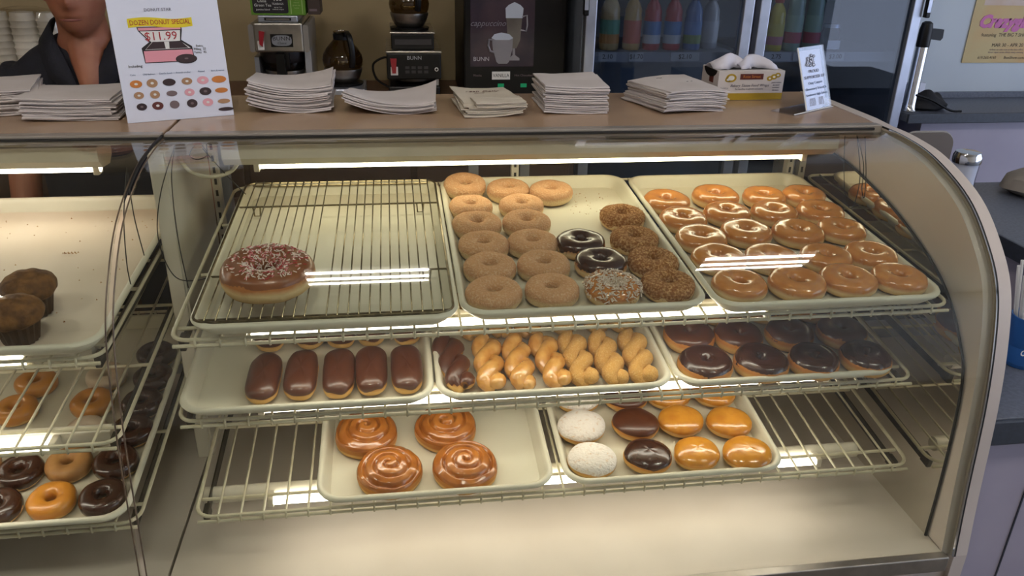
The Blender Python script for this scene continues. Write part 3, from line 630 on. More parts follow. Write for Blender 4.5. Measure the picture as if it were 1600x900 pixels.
# ------------------------------------------------------------------ thin wires hanging inside the glass
def hang(name, pts, r, label, m='gasket', parts=None):
    t = thing(name, label, 'wire', pts[0][0], group='loose wires inside the glass')
    b = Vector(pts[0][0])
    for p in pts: MB().tube([Vector(q) - b for q in spline(p, 8)], r, 5).obj('strand', M[m], t, True)
    return t
hang('hanging_wire', [[(-.535, .40, .205), (-.54, .36, .15), (-.535, .32, .05), (-.525, .30, -.06)], [(-.535, .40, .205), (-.565, .36, .12), (-.575, .33, .04), (-.555, .31, -.03), (-.52, .30, -.045), (-.47, .31, -.035), (-.45, .34, .0)]], .0011, 'thin black wires hanging in front of the divider')
hang('hanging_wire', [[(-.505, .43, .197), (-.515, .42, .18), (-.50, .415, .172), (-.48, .42, .18), (-.49, .43, .197)], [(-.49, .43, .19), (-.46, .46, .13), (-.43, .50, .07)]], .0011, 'curled black wire beside the white cable')
hang('hanging_wire', [[(-.60, .30, .19), (-.605, .25, .11), (-.605, .22, .03), (-.60, .205, -.01)], [(-.60, .30, .19), (-.59, .26, .11), (-.575, .23, .04)]], .0011, 'thin black wires hanging over the parchment tray')
hang('hanging_wire', [[(.905, .43, .197), (.90, .40, .13), (.905, .38, .07), (.915, .37, .045), (.925, .37, .06), (.93, .38, .12), (.928, .42, .2)], [(.93, .42, .197), (.94, .39, .14), (.935, .37, .09), (.945, .37, .07), (.95, .39, .12), (.948, .42, .197)]], .0010, 'looped black wires hanging by the mirrored end panel')

# ------------------------------------------------------------------ stacks of paper bags on the counter
CT = .2202
BORD = ['second', 'third', 'fourth', 'fifth', 'sixth', 'seventh', 'eighth', 'ninth', 'tenth', 'eleventh', 'twelfth', 'thirteenth']
def bag_mesh(wd, ln, th, curl, twist_, seed, m):
    nx, ny = 10, 10; vs = []
    for k in (0, 1):
        for j in range(ny + 1):
            for i in range(nx + 1):
                u, v = i / nx - .5, j / ny - .5
                z = curl * (4 * u * u) + twist_ * (4 * u * v) + .0015 * nz(u * 4, v * 4, seed)
                e = min(1, 6 * (.5 - abs(v)) + .25, 6 * (.5 - abs(u)) + .35)
                vs.append((u * wd, v * ln, z + (th * (.5 + .5 * e) if k else 0)))
    n = (nx + 1) * (ny + 1); F = [(j * (nx + 1) + i, j * (nx + 1) + i + 1, (j + 1) * (nx + 1) + i + 1, (j + 1) * (nx + 1) + i) for j in range(ny) for i in range(nx)]
    ed = [(i, i + 1) for i in range(nx)] + [(ny * (nx + 1) + i, ny * (nx + 1) + i + 1) for i in range(nx)] + [(j * (nx + 1), (j + 1) * (nx + 1)) for j in range(ny)] + [(j * (nx + 1) + nx, (j + 1) * (nx + 1) + nx) for j in range(ny)]
    mb = MB().add(vs, [f[::-1] for f in F] + [tuple(a + n for a in f) for f in F] + [(a, b, b + n, a + n) for a, b in ed])
    return mb.mesh('paper_bag', m, True, 60)
def bag_stack(cx, cy, rz, wd, ln, n, th, curl, tw, m, where, group, jit=.006, fan=0, prints=None, top_shift=(0, 0, 0)):
    me = [bag_mesh(wd, ln, th * .97, curl, tw, s, M[m]) for s in (1, 2, 3)]; r = random.Random(int(cx * 1000))
    for i in range(n):
        o = mobj('paper_bag', me[i % 3]); f = i / max(1, n - 1)
        a = rz + r.uniform(-.05, .05) + (top_shift[2] if i == n - 1 else 0)
        o.location = (cx + r.uniform(-jit, jit) + fan * f + (top_shift[0] if i == n - 1 else 0), cy + r.uniform(-jit, jit) + (top_shift[1] if i == n - 1 else 0), CT + .0012 + max(0, -curl) + i * th); o.rotation_euler = (0, 0, a)
        if i == n - 1:
            tag(o, f'topmost white paper bag of the stack {where}', 'paper bag', group)
            if prints:
                for (bd, sz, x, y, mm) in prints: text(bd, sz, (x, y, curl * 4 * (x / wd) ** 2 + tw * 4 * (x / wd) * (y / ln) + th + .0012), (0, 0, 0), M[mm], o, shear=.35)
        else: tag(o, f'white paper bag {BORD[n - 2 - i]} from the top of the stack {where}', 'paper bag', group)
bag_stack(-.335, .70, .02, .180, .17, 12, .0048, .012, .006, 'paper', 'right of the offer sign', 'bags right of the offer sign', fan=.006)
bag_stack(-.105, .665, -.06, .205, .15, 6, .0042, .017, .010, 'paper', 'with lifted corners', 'bags with lifted corners', fan=.0)
bag_stack(.115, .645, .06, .135, .18, 8, .0034, .004, -.003, 'paper_warm', 'with red printed lettering', 'bags with printed lettering', fan=.004, prints=[('Fresh Daily', .020, -.005, .035, 'brownred'), ('donuts', .009, -.01, .015, 'brownred')], top_shift=(-.012, .02, .05))
bag_stack(.134, .592, .10, .115, .07, 5, .0042, .001, .0, 'paper_warm', 'of half width bags', 'half width bags')
for o in [o for o in bpy.data.objects if o.get('group') == 'half width bags']: o.location.z += .012
bag_stack(.318, .668, -.03, .150, .185, 13, .0048, .002, .002, 'paper', 'that is tallest and squarest', 'bags in the tallest stack', jit=.004)
bag_stack(.575, .672, .22, .165, .20, 12, .0042, -.004, .004, 'paper', 'leaning beside the tissue box', 'bags beside the tissue box', jit=.005, fan=.012, prints=[('~', .03, -.02, .06, 'ink'), ('- -', .02, .03, .0, 'ink')])
bag_stack(-.785, .645, .02, .190, .17, 11, .0042, .002, .002, 'paper', 'left of the offer sign', 'bags left of the offer sign')
bag_stack(-.985, .70, .28, .19, .19, 11, .0048, .002, .001, 'paper', 'at the left picture edge', 'bags at the left picture edge')

# ------------------------------------------------------------------ special offer sign
sg = thing('offer_sign', 'white card sign advertising the dozen donut special', 'sign', (-.657, .532, CT), (0, 0, 0)); sg.rotation_mode = 'XYZ'; sg.rotation_euler = (math.radians(-10), 0, math.radians(19.5))
SW, SH = .216, .279
MB().box(0, SW, 0, .004, 0, SH, .0008).obj('board', M['card'], sg)
MB().prism([(.004, .02), (.004, .20), (.075, -.012 + .03)], SW / 2 - .002, SW / 2 + .002, 'x').obj('easel_back', M['card'], sg)
def SZ(f): return (f * .88 + .008) * SH
def SP(px, pz): return (px * SW, -.0006, SZ(pz))       # fractions of the card
yb = MB(); up = [(.155 + .58 * i / 24, .838 + .010 * math.sin(i / 24 * 2 * PI)) for i in range(25)]
yb.prism([(a * SW, SZ(b)) for a, b in up] + [(a * SW, SZ(b - .072)) for a, b in up[::-1]], -.0010, -.0002, 'y'); yb.obj('yellow_banner', M['yellow'], sg)
text('DONUT STAR', .0085, SP(.44, .905), UP, M['ink_grey'], sg)
text('DOZEN DONUT SPECIAL', .0138, (SP(.445, .803)[0], -.0014, SP(0, .803)[2]), UP, M['ink_red'], sg, sx=.76)
bx_ = lambda pts, m, nm, y=-.0008: MB().prism([(a * SW, SZ(b)) for a, b in pts], y, -.0001, 'y').obj(nm, M[m], sg)
bx_([(.25, .475), (.71, .475), (.70, .60), (.61, .655), (.33, .655), (.24, .60)], 'ink', 'box_outline', -.0005)
bx_([(.255, .482), (.70, .482), (.695, .575), (.255, .575)], 'pink', 'box_front')
bx_([(.27, .585), (.685, .585), (.60, .645), (.34, .645)], 'white', 'box_inside')
bx_([(.275, .588), (.455, .588), (.45, .645), (.35, .648)], 'choc_print', 'box_donuts', -.0010)
bx_([(.49, .588), (.665, .588), (.60, .648), (.495, .645)], 'choc_print', 'box_donuts', -.0010)
bx_([(.225, .77), (.63, .77), (.63, .738), (.605, .64), (.33, .64), (.235, .738)], 'ink', 'lid_outline', -.0005)
bx_([(.235, .763), (.62, .763), (.62, .742), (.24, .742)], 'pink', 'lid_edge')
bx_([(.25, .735), (.612, .735), (.597, .647), (.335, .647)], 'white', 'lid_inside')
text('$11.99', .0235, (SP(.43, .69)[0], -.0012, SP(0, .69)[2]), UP, M['ink_red'], sg)
def disc(cx, cz, rx, rz, m, nm, y=-.0011, hole=0, hm='white'):
    MB().prism([((cx + rx * math.cos(2 * PI * i / 20)) * SW, SZ(cz + rz * math.sin(2 * PI * i / 20))) for i in range(20)], y, -.0002, 'y').obj(nm, M[m], sg)
    if hole: MB().prism([((cx + rx * hole * math.cos(2 * PI * i / 12)) * SW, SZ(cz + rz * hole * math.sin(2 * PI * i / 12))) for i in range(12)], y - .0004, y + .0001, 'y').obj('donut_hole_print', M[hm], sg)
disc(.63, .497, .10, .040, 'ink', 'donut_outline', -.0012); disc(.63, .50, .092, .034, 'choc_print', 'donut_print', -.0015, .2, 'grey_print')
for i, t_ in enumerate(('Extra:', 'Filling  25', 'Fancy  45')): text(t_, .0065, SP(.77, .60 - i * .027), UP, M['ink'], sg)
text('Including:', .0075, SP(.16, .455), UP, M['ink'], sg)
for i, t_ in enumerate(('Cake', 'Old fashion', "Devil's food", 'French cruller', 'Raised', 'Bars & twists')): text(t_, .0052, SP((.12, .265, .415, .58, .75, .905)[i], .385), UP, M['ink_blue'], sg)
colsx = (.135, .28, .435, .60, .75, .905)
grid = [[('orange_print', .055, .032), ('tan_print', .05, .036), ('choc_print', .06, .03), ('tan_print', .05, .03), ('pink_print', .055, .034), ('orange_print', .07, .03)],
        [('tan_print', .045, .03), ('tan_print', .045, .034), ('grey_print', .05, .024), ('pink_print', .047, .032), ('choc_print', .057, .034), ('orange_print', .062, .022)],
        [('choc_print', .047, .03), ('brownred', .052, .034), ('grey_print', .045, .034), ('choc_print', .05, .036), ('pink_print', .05, .034), ('tan_print', .06, .02)]]
for r_ in range(3):
    for c_ in range(6):
        m_, a, b = grid[r_][c_]; disc(colsx[c_] + r_ * .008, .31 - r_ * .095, a, b, m_, 'pastry_print', -.0011, .3 if c_ in (0, 1, 3, 4) else 0, 'white' if m_ != 'choc_print' else 'grey_print')
disc(.93, .05, .075, .016, 'choc_print', 'pastry_print')

# ------------------------------------------------------------------ tissue box
tb = thing('tissue_box', 'white bakery tissue box with yellow stripe and red logo', 'tissue box', (.706, .715, CT), (0, 0, math.radians(2)))
W_, D_, H_ = .178, .105, .074
b_ = MB(); b_.box(0, W_, 0, D_, 0, H_ * .99, .001).obj('carton', mat('box card white', '#c9c2bf', .6), tb)
MB().box(.0005, W_ - .0005, -.0008, .0, .001, .018).obj('yellow_stripe', M['gold'], tb)
MB().box(.058, .120, -.0008, 0, .052, .066).obj('logo_panel', M['brownred'], tb); text('Rose Street', .010, (.089, -.0011, .059), UP, M['orange_print'], tb)
text('Bakery Tissue Food Wraps', .0095, (.086, -.0004, .037), UP, M['ink_grey'], tb, shear=.3); text('for handling doughnuts and pastry', .0055, (.086, -.0004, .0285), UP, M['ink_grey'], tb)
for i in range(4): text(['grease resistant', 'dry waxed', 'interfolded', '500 sheets'][i], .0042, (.158, -.0004, .044 - i * .0065), UP, M['ink_grey'], tb)
text('10 x 10.75 in', .0042, (.018, -.0004, .031), UP, M['ink_grey'], tb)
def pd(cx, cz, r, m, nm, hole=0):
    MB().prism([(cx + r * math.cos(2 * PI * i / 16), cz + r * .75 * math.sin(2 * PI * i / 16)) for i in range(16)], -.0008, 0, 'y').obj(nm, M[m], tb)
    if hole: MB().prism([(cx + r * hole * math.cos(2 * PI * i / 10), cz + r * hole * .75 * math.sin(2 * PI * i / 10)) for i in range(10)], -.0012, -.0007, 'y').obj(nm, M['white'], tb)
pd(.034, .056, .014, 'gold', 'pastry_print', .6); pd(.026, .052, .008, 'gold', 'pastry_print', .5); pd(.138, .054, .008, 'gold', 'pastry_print', .4); pd(.149, .058, .009, 'gold', 'pastry_print', .4); pd(.159, .062, .008, 'gold', 'pastry_print', .4)
MB().box(-.0008, 0, .030, .055, .040, .058).obj('side_logo', M['brownred'], tb)
MB().prism([(.012 + .05 * math.cos(PI * i / 12) * .8 + .04, .073 - .020 * math.sin(PI * i / 12)) for i in range(13)], -.0009, .0001, 'x').obj('hand_opening', M['black'], tb)
MB().box(.015, W_ - .015, .02, D_ - .02, H_ * .985, H_ * 1.0).obj('top_opening', M['black'], tb)
for k, (cx, h, ph) in enumerate(((.045, .034, .2), (.115, .030, 1.6))):
    tm = MB(); vs = []
    for j in range(9):
        for i in range(15):
            u, v = i / 14 - .5, j / 8
            vs.append((cx + u * .10, D_ / 2 + (v - .5) * .05 + .014 * math.sin(u * 7 + ph), H_ + .001 + h * math.sin(v * PI) ** .7 * (1 - (1.9 * u) ** 2 * .8) + .003 * nz(u * 6, v * 6, k)))
    fs = [(j * 15 + i, j * 15 + i + 1, (j + 1) * 15 + i + 1, (j + 1) * 15 + i) for j in range(8) for i in range(14)]
    o = tm.add(vs, fs).obj('tissue', mat('thin white tissue', '#d6d4e0', .7), tb, True); o.modifiers.new('thickness', 'SOLIDIFY').thickness = .0008

# ------------------------------------------------------------------ acrylic notice
ac = thing('acrylic_notice', 'clear acrylic stand with a school supporter notice', 'notice', (.878, .568, CT), (0, 0, 0)); ac.rotation_euler = (0, 0, math.radians(32)); ac.scale = (1.35, 1, 1.02)
th_ = math.radians(20)
up_ = thing('x', None, None); bpy.data.objects.remove(up_)
def lean(y, z): return (y * math.cos(th_) + z * math.sin(th_), z * math.cos(th_) - y * math.sin(th_))
def slab(x0, x1, y0, y1, z0, z1, nm, m, poly=None):
    mb = MB().prism(poly, y0, y1, 'y') if poly else MB().box(x0, x1, y0, y1, z0, z1)
    mb.v = [(x, *lean(y, z)) for x, y, z in mb.v]; return mb.obj(nm, M[m], ac)
slab(0, .082, .0025, .0045, .003, .15, 'back_sheet', 'acrylic'); slab(0, .082, -.0015, 0, .003, .15, 'front_sheet', 'acrylic')
MB().box(-.045, .082, -.004, .06, 0, .0025).obj('foot_sheet', M['acrylic'], ac)
MB().tube([(0, *lean(0, .004)), (0, *lean(0, .15))], .0016, 6).obj('bright_edge', M['white'], ac); MB().tube([(-.045, -.004, .0028), (.082, -.004, .0028)], .0013, 6).obj('bright_edge', M['white'], ac)
slab(0, 0, .0002, .0022, 0, 0, 'notice_paper', 'card', [(.004, .004), (.052, .004), (.066, .03), (.069, .065), (.069, .142), (.004, .142)])
tp_ = lambda b, s, x, z, m: text(b, s, (x, *lean(-.0020, z)), (PI / 2 - th_, 0, 0), M[m], ac)
for i, (b, s, m) in enumerate((('PROUD', .010, 'ink_grey'), ('SUPPORTER OF', .0098, 'ink_grey'), ('Otay Canyon', .0085, 'ink_blue'), ('Elementary School &', .0080, 'ink_blue'), ('Southwest High School', .0074, 'ink_blue'))): tp_(b, s, .0385, .092 - i * .0135, m)
cl = MB(); rr_ = random.Random(2)
for _ in range(26):
    a = rr_.uniform(0, PI); q = rr_.random() ** .5; cx, cz = .037 + .019 * q * math.cos(a), .105 + .024 * q * math.sin(a)
    cl.prism([(cx + .0035 * math.cos(2 * PI * i / 8), cz + .0035 * math.sin(2 * PI * i / 8)) for i in range(8)], -.0022, -.0016, 'y')
    cl.prism([(cx + .0018 * math.cos(2 * PI * i / 8), cz + .0018 * math.sin(2 * PI * i / 8)) for i in range(8)], -.0025, -.0021, 'y', 1)
cl.v = [(x, *lean(y, z)) for x, y, z in cl.v]; cl.obj('crowd_drawing', [M['ink_grey'], M['card']], ac)
cl = MB()
for cx, n_ in ((.022, 5), (.052, 4)):
    for i in range(n_): cl.tube([(cx - .008 + i * .004, -.0018, .012), (cx - .009 + i * .0045, -.0018, .02), (cx - .007 + i * .0035, -.0018, .03)], .0006, 4)
cl.v = [(x, *lean(y, z)) for x, y, z in cl.v]; cl.obj('sketch_drawing', mat('pale grey ink', '#9a9cab', .7), ac)

# ------------------------------------------------------------------ back counter with the coffee machines
BC = -.02
bc = thing('back_counter', 'brown back counter under the coffee machines', 'counter', (-3, 1.62, FZ))
MB().box(0, 3.56, 0, .775, 1.045, -FZ + BC, .003).obj('worktop', mat('reddish laminate', '#6e4c3c', .35, c2='#644334', ns=8), bc)
MB().box(0, 3.56, .03, .775, .1, 1.044).obj('carcass', M['wood'], bc); MB().box(.02, 3.54, .08, .775, 0, .099).obj('plinth', M['black'], bc)
for i in range(6):
    x = .02 + i * .59; d_ = MB().box(x, x + .57, .012, .0295, .12, .80, .003).obj('door', M['wood'], bc); MB().tube([(x + .5, .012, .62), (x + .5, -.01, .63), (x + .5, -.01, .73), (x + .5, .012, .74)], .005, 6).obj('handle', M['steel'], d_)
    w_ = MB().box(x, x + .57, .012, .0295, .83, 1.02, .003).obj('drawer', M['wood'], bc); MB().tube([(x + .2, .012, .93), (x + .2, -.01, .93), (x + .37, -.01, .93), (x + .37, .012, .93)], .005, 6).obj('handle', M['alu'], w_)
# carafe: smoked globe with steel bowl, neck, handle
def carafe(loc, label, rz=0, coffee=False):
    t = thing('coffee_carafe', label, 'coffee pot', loc, (0, 0, rz), 'coffee carafes')
    gl = [(.050, .030), (.066, .045), (.076, .065), (.0785, .085), (.074, .105), (.060, .128), (.040, .150), (.028, .163), (.026, .175), (.031, .190)]
    MB().lathe(gl, 32, cap=False).obj('globe', M['smoke'], t, True)
    MB().lathe([(.048, 0), (.055, .004), (.066, .022), (.074, .045), (.0742, .052), (.001, .050)], 32).obj('steel_bowl', M['steel'], t, True)
    MB().lathe([(.0265, .158), (.031, .160), (.032, .180), (.029, .182)], 24, cap=False).obj('neck_band', M['black'], t, True)
    MB().tube(spline([(.01, -.030, .176), (.012, -.055, .19), (.014, -.085, .175), (.02, -.092, .13), (.02, -.088, .085), (.018, -.082, .065)], 6), [.010] * 10 + [.012] * 21, 8, flat=.7).obj('handle', M['black'], t, True)
    return t
def brewer_classic():
    t = thing('coffee_brewer', 'steel pour-over coffee brewer with red switch and oval name plate', 'coffee brewer', (-.515, 1.96, BC))
    MB().box(-.105, .105, 0, .36, 0, .045, .006).obj('base', M['black'], t); MB().lathe([(.075, .045), (.078, .052), (.06, .055)], 28, (0, .09, 0)).obj('warmer_plate', M['black'], t)
    MB().box(-.10, .10, .22, .36, .045, .27, .006).obj('tower', M['steel'], t)
    MB().box(-.102, -.085, .02, .22, .045, .16).obj('side_guard', M['alu'], t); MB().box(.085, .108, .02, .22, .045, .19).obj('side_guard', M['alu'], t)
    hd = MB().box(-.088, .088, -.02, .34, .183, .288, .006).obj('head', M['steel'], t)
    MB().prism(rrect(-.108, -.0885, .183, .282, .008), -.016, .30, 'y').obj('end_cap', mat('satin cap', '#8f8a84', .35, .3), hd); MB().prism(rrect(.0885, .108, .183, .282, .008), -.016, .30, 'y').obj('end_cap', mat('satin cap', '', .35, .3), hd)
    MB().box(-.072, .072, .0, .30, .2885, .312, .004).obj('lid', M['alu'], t); MB().box(-.048, .048, -.001, .0015, .2945, .3045).obj('lid_slot', M['black'], t); MB().box(-.042, .042, -.002, -.0008, .297, .302).obj('lid_slot_bar', M['steel'], t)
    sw = MB().box(-.078, -.055, -.0235, -.0202, .192, .225, .001).obj('switch_plate', M['white'], t); s2 = MB().prism([(-.070, .215), (-.060, .205), (-.048, .258), (-.068, .262)], -.034, -.0238, 'y').obj('switch_lever', M['red'], sw)
    pn = MB().box(-.03, .050, -.0222, -.0202, .203, .249).obj('name_plate', M['black'], t)
    MB().prism([(.010 + .036 * math.copysign(abs(math.cos(a)) ** .6, math.cos(a)), .226 + .019 * math.copysign(abs(math.sin(a)) ** .7, math.sin(a))) for a in [2 * PI * i / 32 for i in range(32)]], -.0232, -.0221, 'y').obj('plate_oval', M['alu'], pn)
    text('BUNN', .020, (.010, -.0236, .233), UP, M['ink'], pn, sx=1.15); text('Classic', .012, (.010, -.0236, .217), UP, M['ink'], pn, shear=.3)
    fn_ = MB().lathe([(.088, .182), (.088, .160), (.080, .140), (.055, .115), (.03, .105)], 32, (0, .085, 0)).obj('funnel', mat('dark filter funnel', '#2a2628', .35, .3), t, True)
    MB().prism([(-.018, .10), (.018, .10), (.014, .178), (-.014, .178)], -.032, .0, 'y').obj('funnel_handle', M['black'], fn_)
    return t
brewer_classic()
# boxes on top of it
bx1 = thing('tea_box', 'green tea carton lying on the steel brewer', 'carton', (-.61, 1.975, BC + .3125))
MB().box(0, .196, 0, .13, 0, .09, .001).obj('carton', M['green'], bx1); MB().prism(rrect(.008, .135, .006, .060, .008), -.0008, 0, 'y').obj('black_label', M['ink'], bx1)
text('China', .014, (.042, -.0010, .049), UP, M['white'], bx1); text('Green Tea', .014, (.044, -.0010, .034), UP, M['white'], bx1); text('jasmine blend', .009, (.044, -.0010, .019), UP, M['white'], bx1)
text('100', .022, (.098, -.0010, .056), UP, M['white'], bx1); text('TEABAGS', .010, (.098, -.0010, .039), UP, M['white'], bx1); text('net wt 7 oz', .006, (.098, -.0010, .027), UP, M['white'], bx1); text('individually wrapped', .005, (.098, -.0010, .020), UP, M['white'], bx1)
MB().box(.143, .146, -.0008, 0, .004, .086).obj('label_rule', mat('pale green print', '#9ab070', .6), bx1); MB().box(.184, .187, -.0008, 0, .004, .086).obj('label_rule', mat('pale green print', '', .6), bx1)
for i, t_ in enumerate(('100%', 'natural', 'green tea', 'leaves')): text(t_, .007, (.165, -.0006, .054 - i * .0095), UP, mat('pale green print', '', .6), bx1)
bx2 = thing('brown_carton', 'brown carton standing behind the green tea carton', 'carton', (-.408, 2.0, BC + .3125)); MB().box(0, .045, 0, .13, -.0, .10, .001).obj('carton', mat('brown card', '#3a2a22', .6), bx2); MB().box(.006, .034, -.0008, 0, .012, .020).obj('label_strip', M['grey_print'], bx2)
carafe((-.515, 2.045, BC + .0555), 'dark coffee carafe standing inside the steel brewer', 0)
# stand-alone warmer with a carafe
wm = thing('coffee_warmer', 'low steel coffee warmer between the two brewers', 'coffee warmer', (-.295, 2.06, BC))
MB().box(-.095, .085, -.11, .10, 0, .045, .006).obj('body', M['alu'], wm); MB().lathe([(.073, .045), (.076, .053), (.058, .056)], 28).obj('hot_plate', M['black'], wm, True); MB().box(-.06, -.035, -.1125, -.110, .012, .032).obj('switch', M['black'], wm)
carafe((-.295, 2.06, BC + .0562), 'empty smoked glass carafe on the low warmer', .25)
# second brewer, black front
t = thing('coffee_brewer', 'black fronted coffee brewer with a warmer on top', 'coffee brewer', (-.02, 1.97, BC))
MB().box(-.10, .10, 0, .38, 0, .05, .006).obj('base', M['black'], t); MB().lathe([(.073, .05), (.076, .056), (.058, .059)], 28, (0, .095, 0)).obj('warmer_plate', M['black'], t, True)
MB().box(-.095, .095, .22, .38, .05, .18, .004).obj('tower', M['steel'], t); MB().box(.088, .096, .03, .22, .05, .13).obj('side_guard', M['white'], t)
fr = MB().box(-.104, .104, -.015, .36, .080 + .0, .178, .004).obj('head', M['black'], t)
MB().box(-.106, .106, -.018, .36, .1785, .186, .002).obj('steel_ledge', M['steel'], t)
MB().box(-.084, .080, .02, .34, .1865, .245, .004).obj('top_warmer', M['black'], t); MB().box(-.088, .084, .015, .34, .2455, .252, .002).obj('steel_ledge', M['steel'], t); MB().lathe([(.073, .252), (.076, .262), (.06, .264)], 28, (-.01, .10, 0)).obj('hot_plate', M['black'], t, True)
MB().box(-.07, .07, .0185, .0199, .205, .225).obj('vent_strip', mat('dark button', '#2e2a2b', .5), t)
text('BUNN', .020, (.002, -.0153, .160), UP, M['alu'], fr)
sw = MB().box(-.090, -.062, -.0185, -.0152, .096, .128, .001).obj('switch_plate', M['white'], fr); MB().prism([(-.084, .105), (-.070, .105), (-.066, .160), (-.090, .160)], -.030, -.0188, 'y').obj('switch_lever', M['red'], sw)
MB().lathe([(.0075, 0), (.0075, .003)], 16).obj('knob', M['white'], fr, loc=(.086, -.017, .118)).rotation_euler = (PI / 2, 0, 0)
MB().lathe([(.0045, 0), (.0045, .0045)], 12).obj('knob_centre', M['black'], fr, loc=(.086, -.017, .118)).rotation_euler = (PI / 2, 0, 0)
for i in range(8): MB().box(-.034 + (i % 4) * .024, -.018 + (i % 4) * .024, -.0162, -.0152, .103 + (i // 4) * .016, .113 + (i // 4) * .016).obj('button', mat('dark button', '', .5), fr)
f2 = MB().lathe([(.08, .082), (.078, .066), (.055, .058)], 28, (0, .09, 0)).obj('funnel', M['darkmetal'], t, True)
carafe((-.03, 2.07, BC + .2645), 'smoked glass carafe keeping warm on top of the black brewer', .15)
carafe((-.02, 2.065, BC + .0592), 'carafe under the black fronted brewer', .7).scale = (.95, .95, .35)
tag(hang('power_cord', [[(-.12, 2.2, BC + .006), (-.17, 2.2, .02), (-.18, 2.19, .08), (-.13, 2.18, .11), (-.11, 2.18, .09)]], .005, 'dark power cord looping beside the black brewer'), None, 'cord', 'cords')

# cappuccino machine
cp = thing('cappuccino_machine', 'tall black cappuccino machine with a picture of two coffees', 'coffee machine', (.168, 1.90, BC))
MB().box(0, .395, .0, .45, 0, .62, .008).obj('cabinet', M['black'], cp)
ph = MB().box(.024, .268, -.004, -.0002, .137, .60).obj('picture_panel', mat('cappuccino picture', '#2a2330', .25, c2='#5a4448', ns=3.2, lo=.45, hi=.8, coords='Object'), cp)
def pp(poly, m, nm, y=-.0045): return MB().prism(poly, y - .0006, y, 'y').obj(nm, m, ph)
mc, mf, mg = mat('cup print', '#8f8b90', .3, c2='#77737a', ns=6), mat('foam print', '#b6bcc8', .4), mat('coffee glass print', '#565048', .3, c2='#6a645c', ns=10)
pp([(.158, .345), (.222, .345), (.214, .235), (.205, .215), (.200, .205), (.180, .205), (.174, .215), (.166, .235)], mg, 'glass_print')
pp([(.156, .350), (.158, .315), (.221, .315), (.224, .350), (.212, .362), (.19, .372), (.168, .362)], mf, 'foam_print', -.0052)
pp([(.185, .205), (.195, .205), (.196, .180), (.213, .168), (.213, .160), (.172, .160), (.172, .168), (.186, .180)], mc, 'stem_print')
MB().tube([(.220, -.0048, .32), (.238, -.0048, .325), (.240, -.0048, .29), (.236, -.0048, .268), (.215, -.0048, .272)], .0035, 6).obj('handle_print', mc, ph)
pp([(.105, .245), (.186, .245), (.184, .20), (.172, .155), (.165, .148), (.132, .148), (.124, .155), (.110, .20)], mc, 'cup_print', -.006)
pp([(.104, .243), (.115, .257), (.142, .263), (.172, .257), (.187, .243), (.172, .236), (.12, .236)], mf, 'foam_print', -.0068)
MB().tube([(.11, -.0062, .235), (.095, -.0062, .237), (.092, -.0062, .215), (.10, -.0062, .195), (.115, -.0062, .19)], .0042, 6).obj('handle_print', mc, ph)
text('cappuccino', .030, (.09, -.0048, .295), UP, mat('faint print', '#75707a', .4), ph, shear=.4); text('BUNN', .022, (.066, -.0048, .165), UP, mat('silver print', '#a8a4ac', .4), ph)
for i in range(9): text('french vanilla mocha'[i * 2:i * 2 + 8], .016, (.11 + .02 * math.sin(i), -.0048, .57 - i * .02), UP, mat('pale pink print', '#8c7478', .4), ph, shear=.3)
MB().box(.108, .178, -.003, -.0002, .088, .118).obj('flavour_label', M['white'], cp); text('VANILLA', .019, (.143, -.0034, .103), UP, M['ink'], cp, sx=.85)
text('Mocha', .012, (.052, -.0006, .103), UP, M['grey_print'], cp); text('Hot Chocolate', .012, (.232, -.0006, .103), UP, M['grey_print'], cp)
for x in (.143, .232): MB().box(x - .012, x + .012, -.003, -.0002, .058, .072).obj('indicator', M['led'], cp)

# wrapped cups at the left
cu = thing('wrapped_cups', 'sleeve of white cups wrapped in clear plastic behind the man', 'cups', (-1.33, 1.80, BC))
for k in range(3):
    x = (k - 1) * .085
    pr = []
    for i in range(14): pr += [(.040, .02 + i * .022), (.043, .024 + i * .022), (.039, .03 + i * .022)]
    MB().lathe([(.03, 0)] + pr + [(.036, .335)], 24, (x, 0, 0)).obj('cup_sleeve', M['white'], cu, True)
wr = MB().loft([[(sx * (1 + .05 * nz(a, z * 9, 1)) * math.cos(a), .058 * (1 + .1 * nz(a, z * 9, 2)) * math.sin(a), z) for a in [2 * PI * i / 32 for i in range(32)]] for z, sx in [(.001, .13), (.1, .14), (.2, .14), (.3, .138), (.338, .12), (.35, .05)]]).obj('plastic_wrap', glass('crinkled plastic wrap', '#e6e2da', .10, .15), cu, True)

# ------------------------------------------------------------------ glass door fridge
fx0, fx1, fy = .60, 1.93, 1.76
fg = thing('drinks_fridge', 'tall two door glass drinks fridge with aluminium frames', 'fridge', (fx0, fy, FZ))
FH = 1.95
def fp(nm, mb, m, par=None, s=False): return mb.obj(nm, M[m] if isinstance(m, str) else m, par or fg, s)
FWD = fx1 - fx0
fin = mat('fridge liner', '#767e8c', .6, c2='#6e7684', ns=3)
fp('cabinet', MB().box(0, .03, .05, .60, .06, FH).box(FWD - .03, FWD, .05, .60, .06, FH).box(.03, FWD - .03, .57, .60, .06, FH).box(.03, FWD - .03, .05, .57, FH - .03, FH).box(.03, FWD - .03, .05, .57, .06, .14), fin)
fp('plinth', MB().box(.02, FWD - .02, .08, .58, 0, .059), 'black')
fp('centre_post', MB().box(.625, .685, .051, .10, .141, FH - .031), mat('grey post', '#6a6c7c', .5))
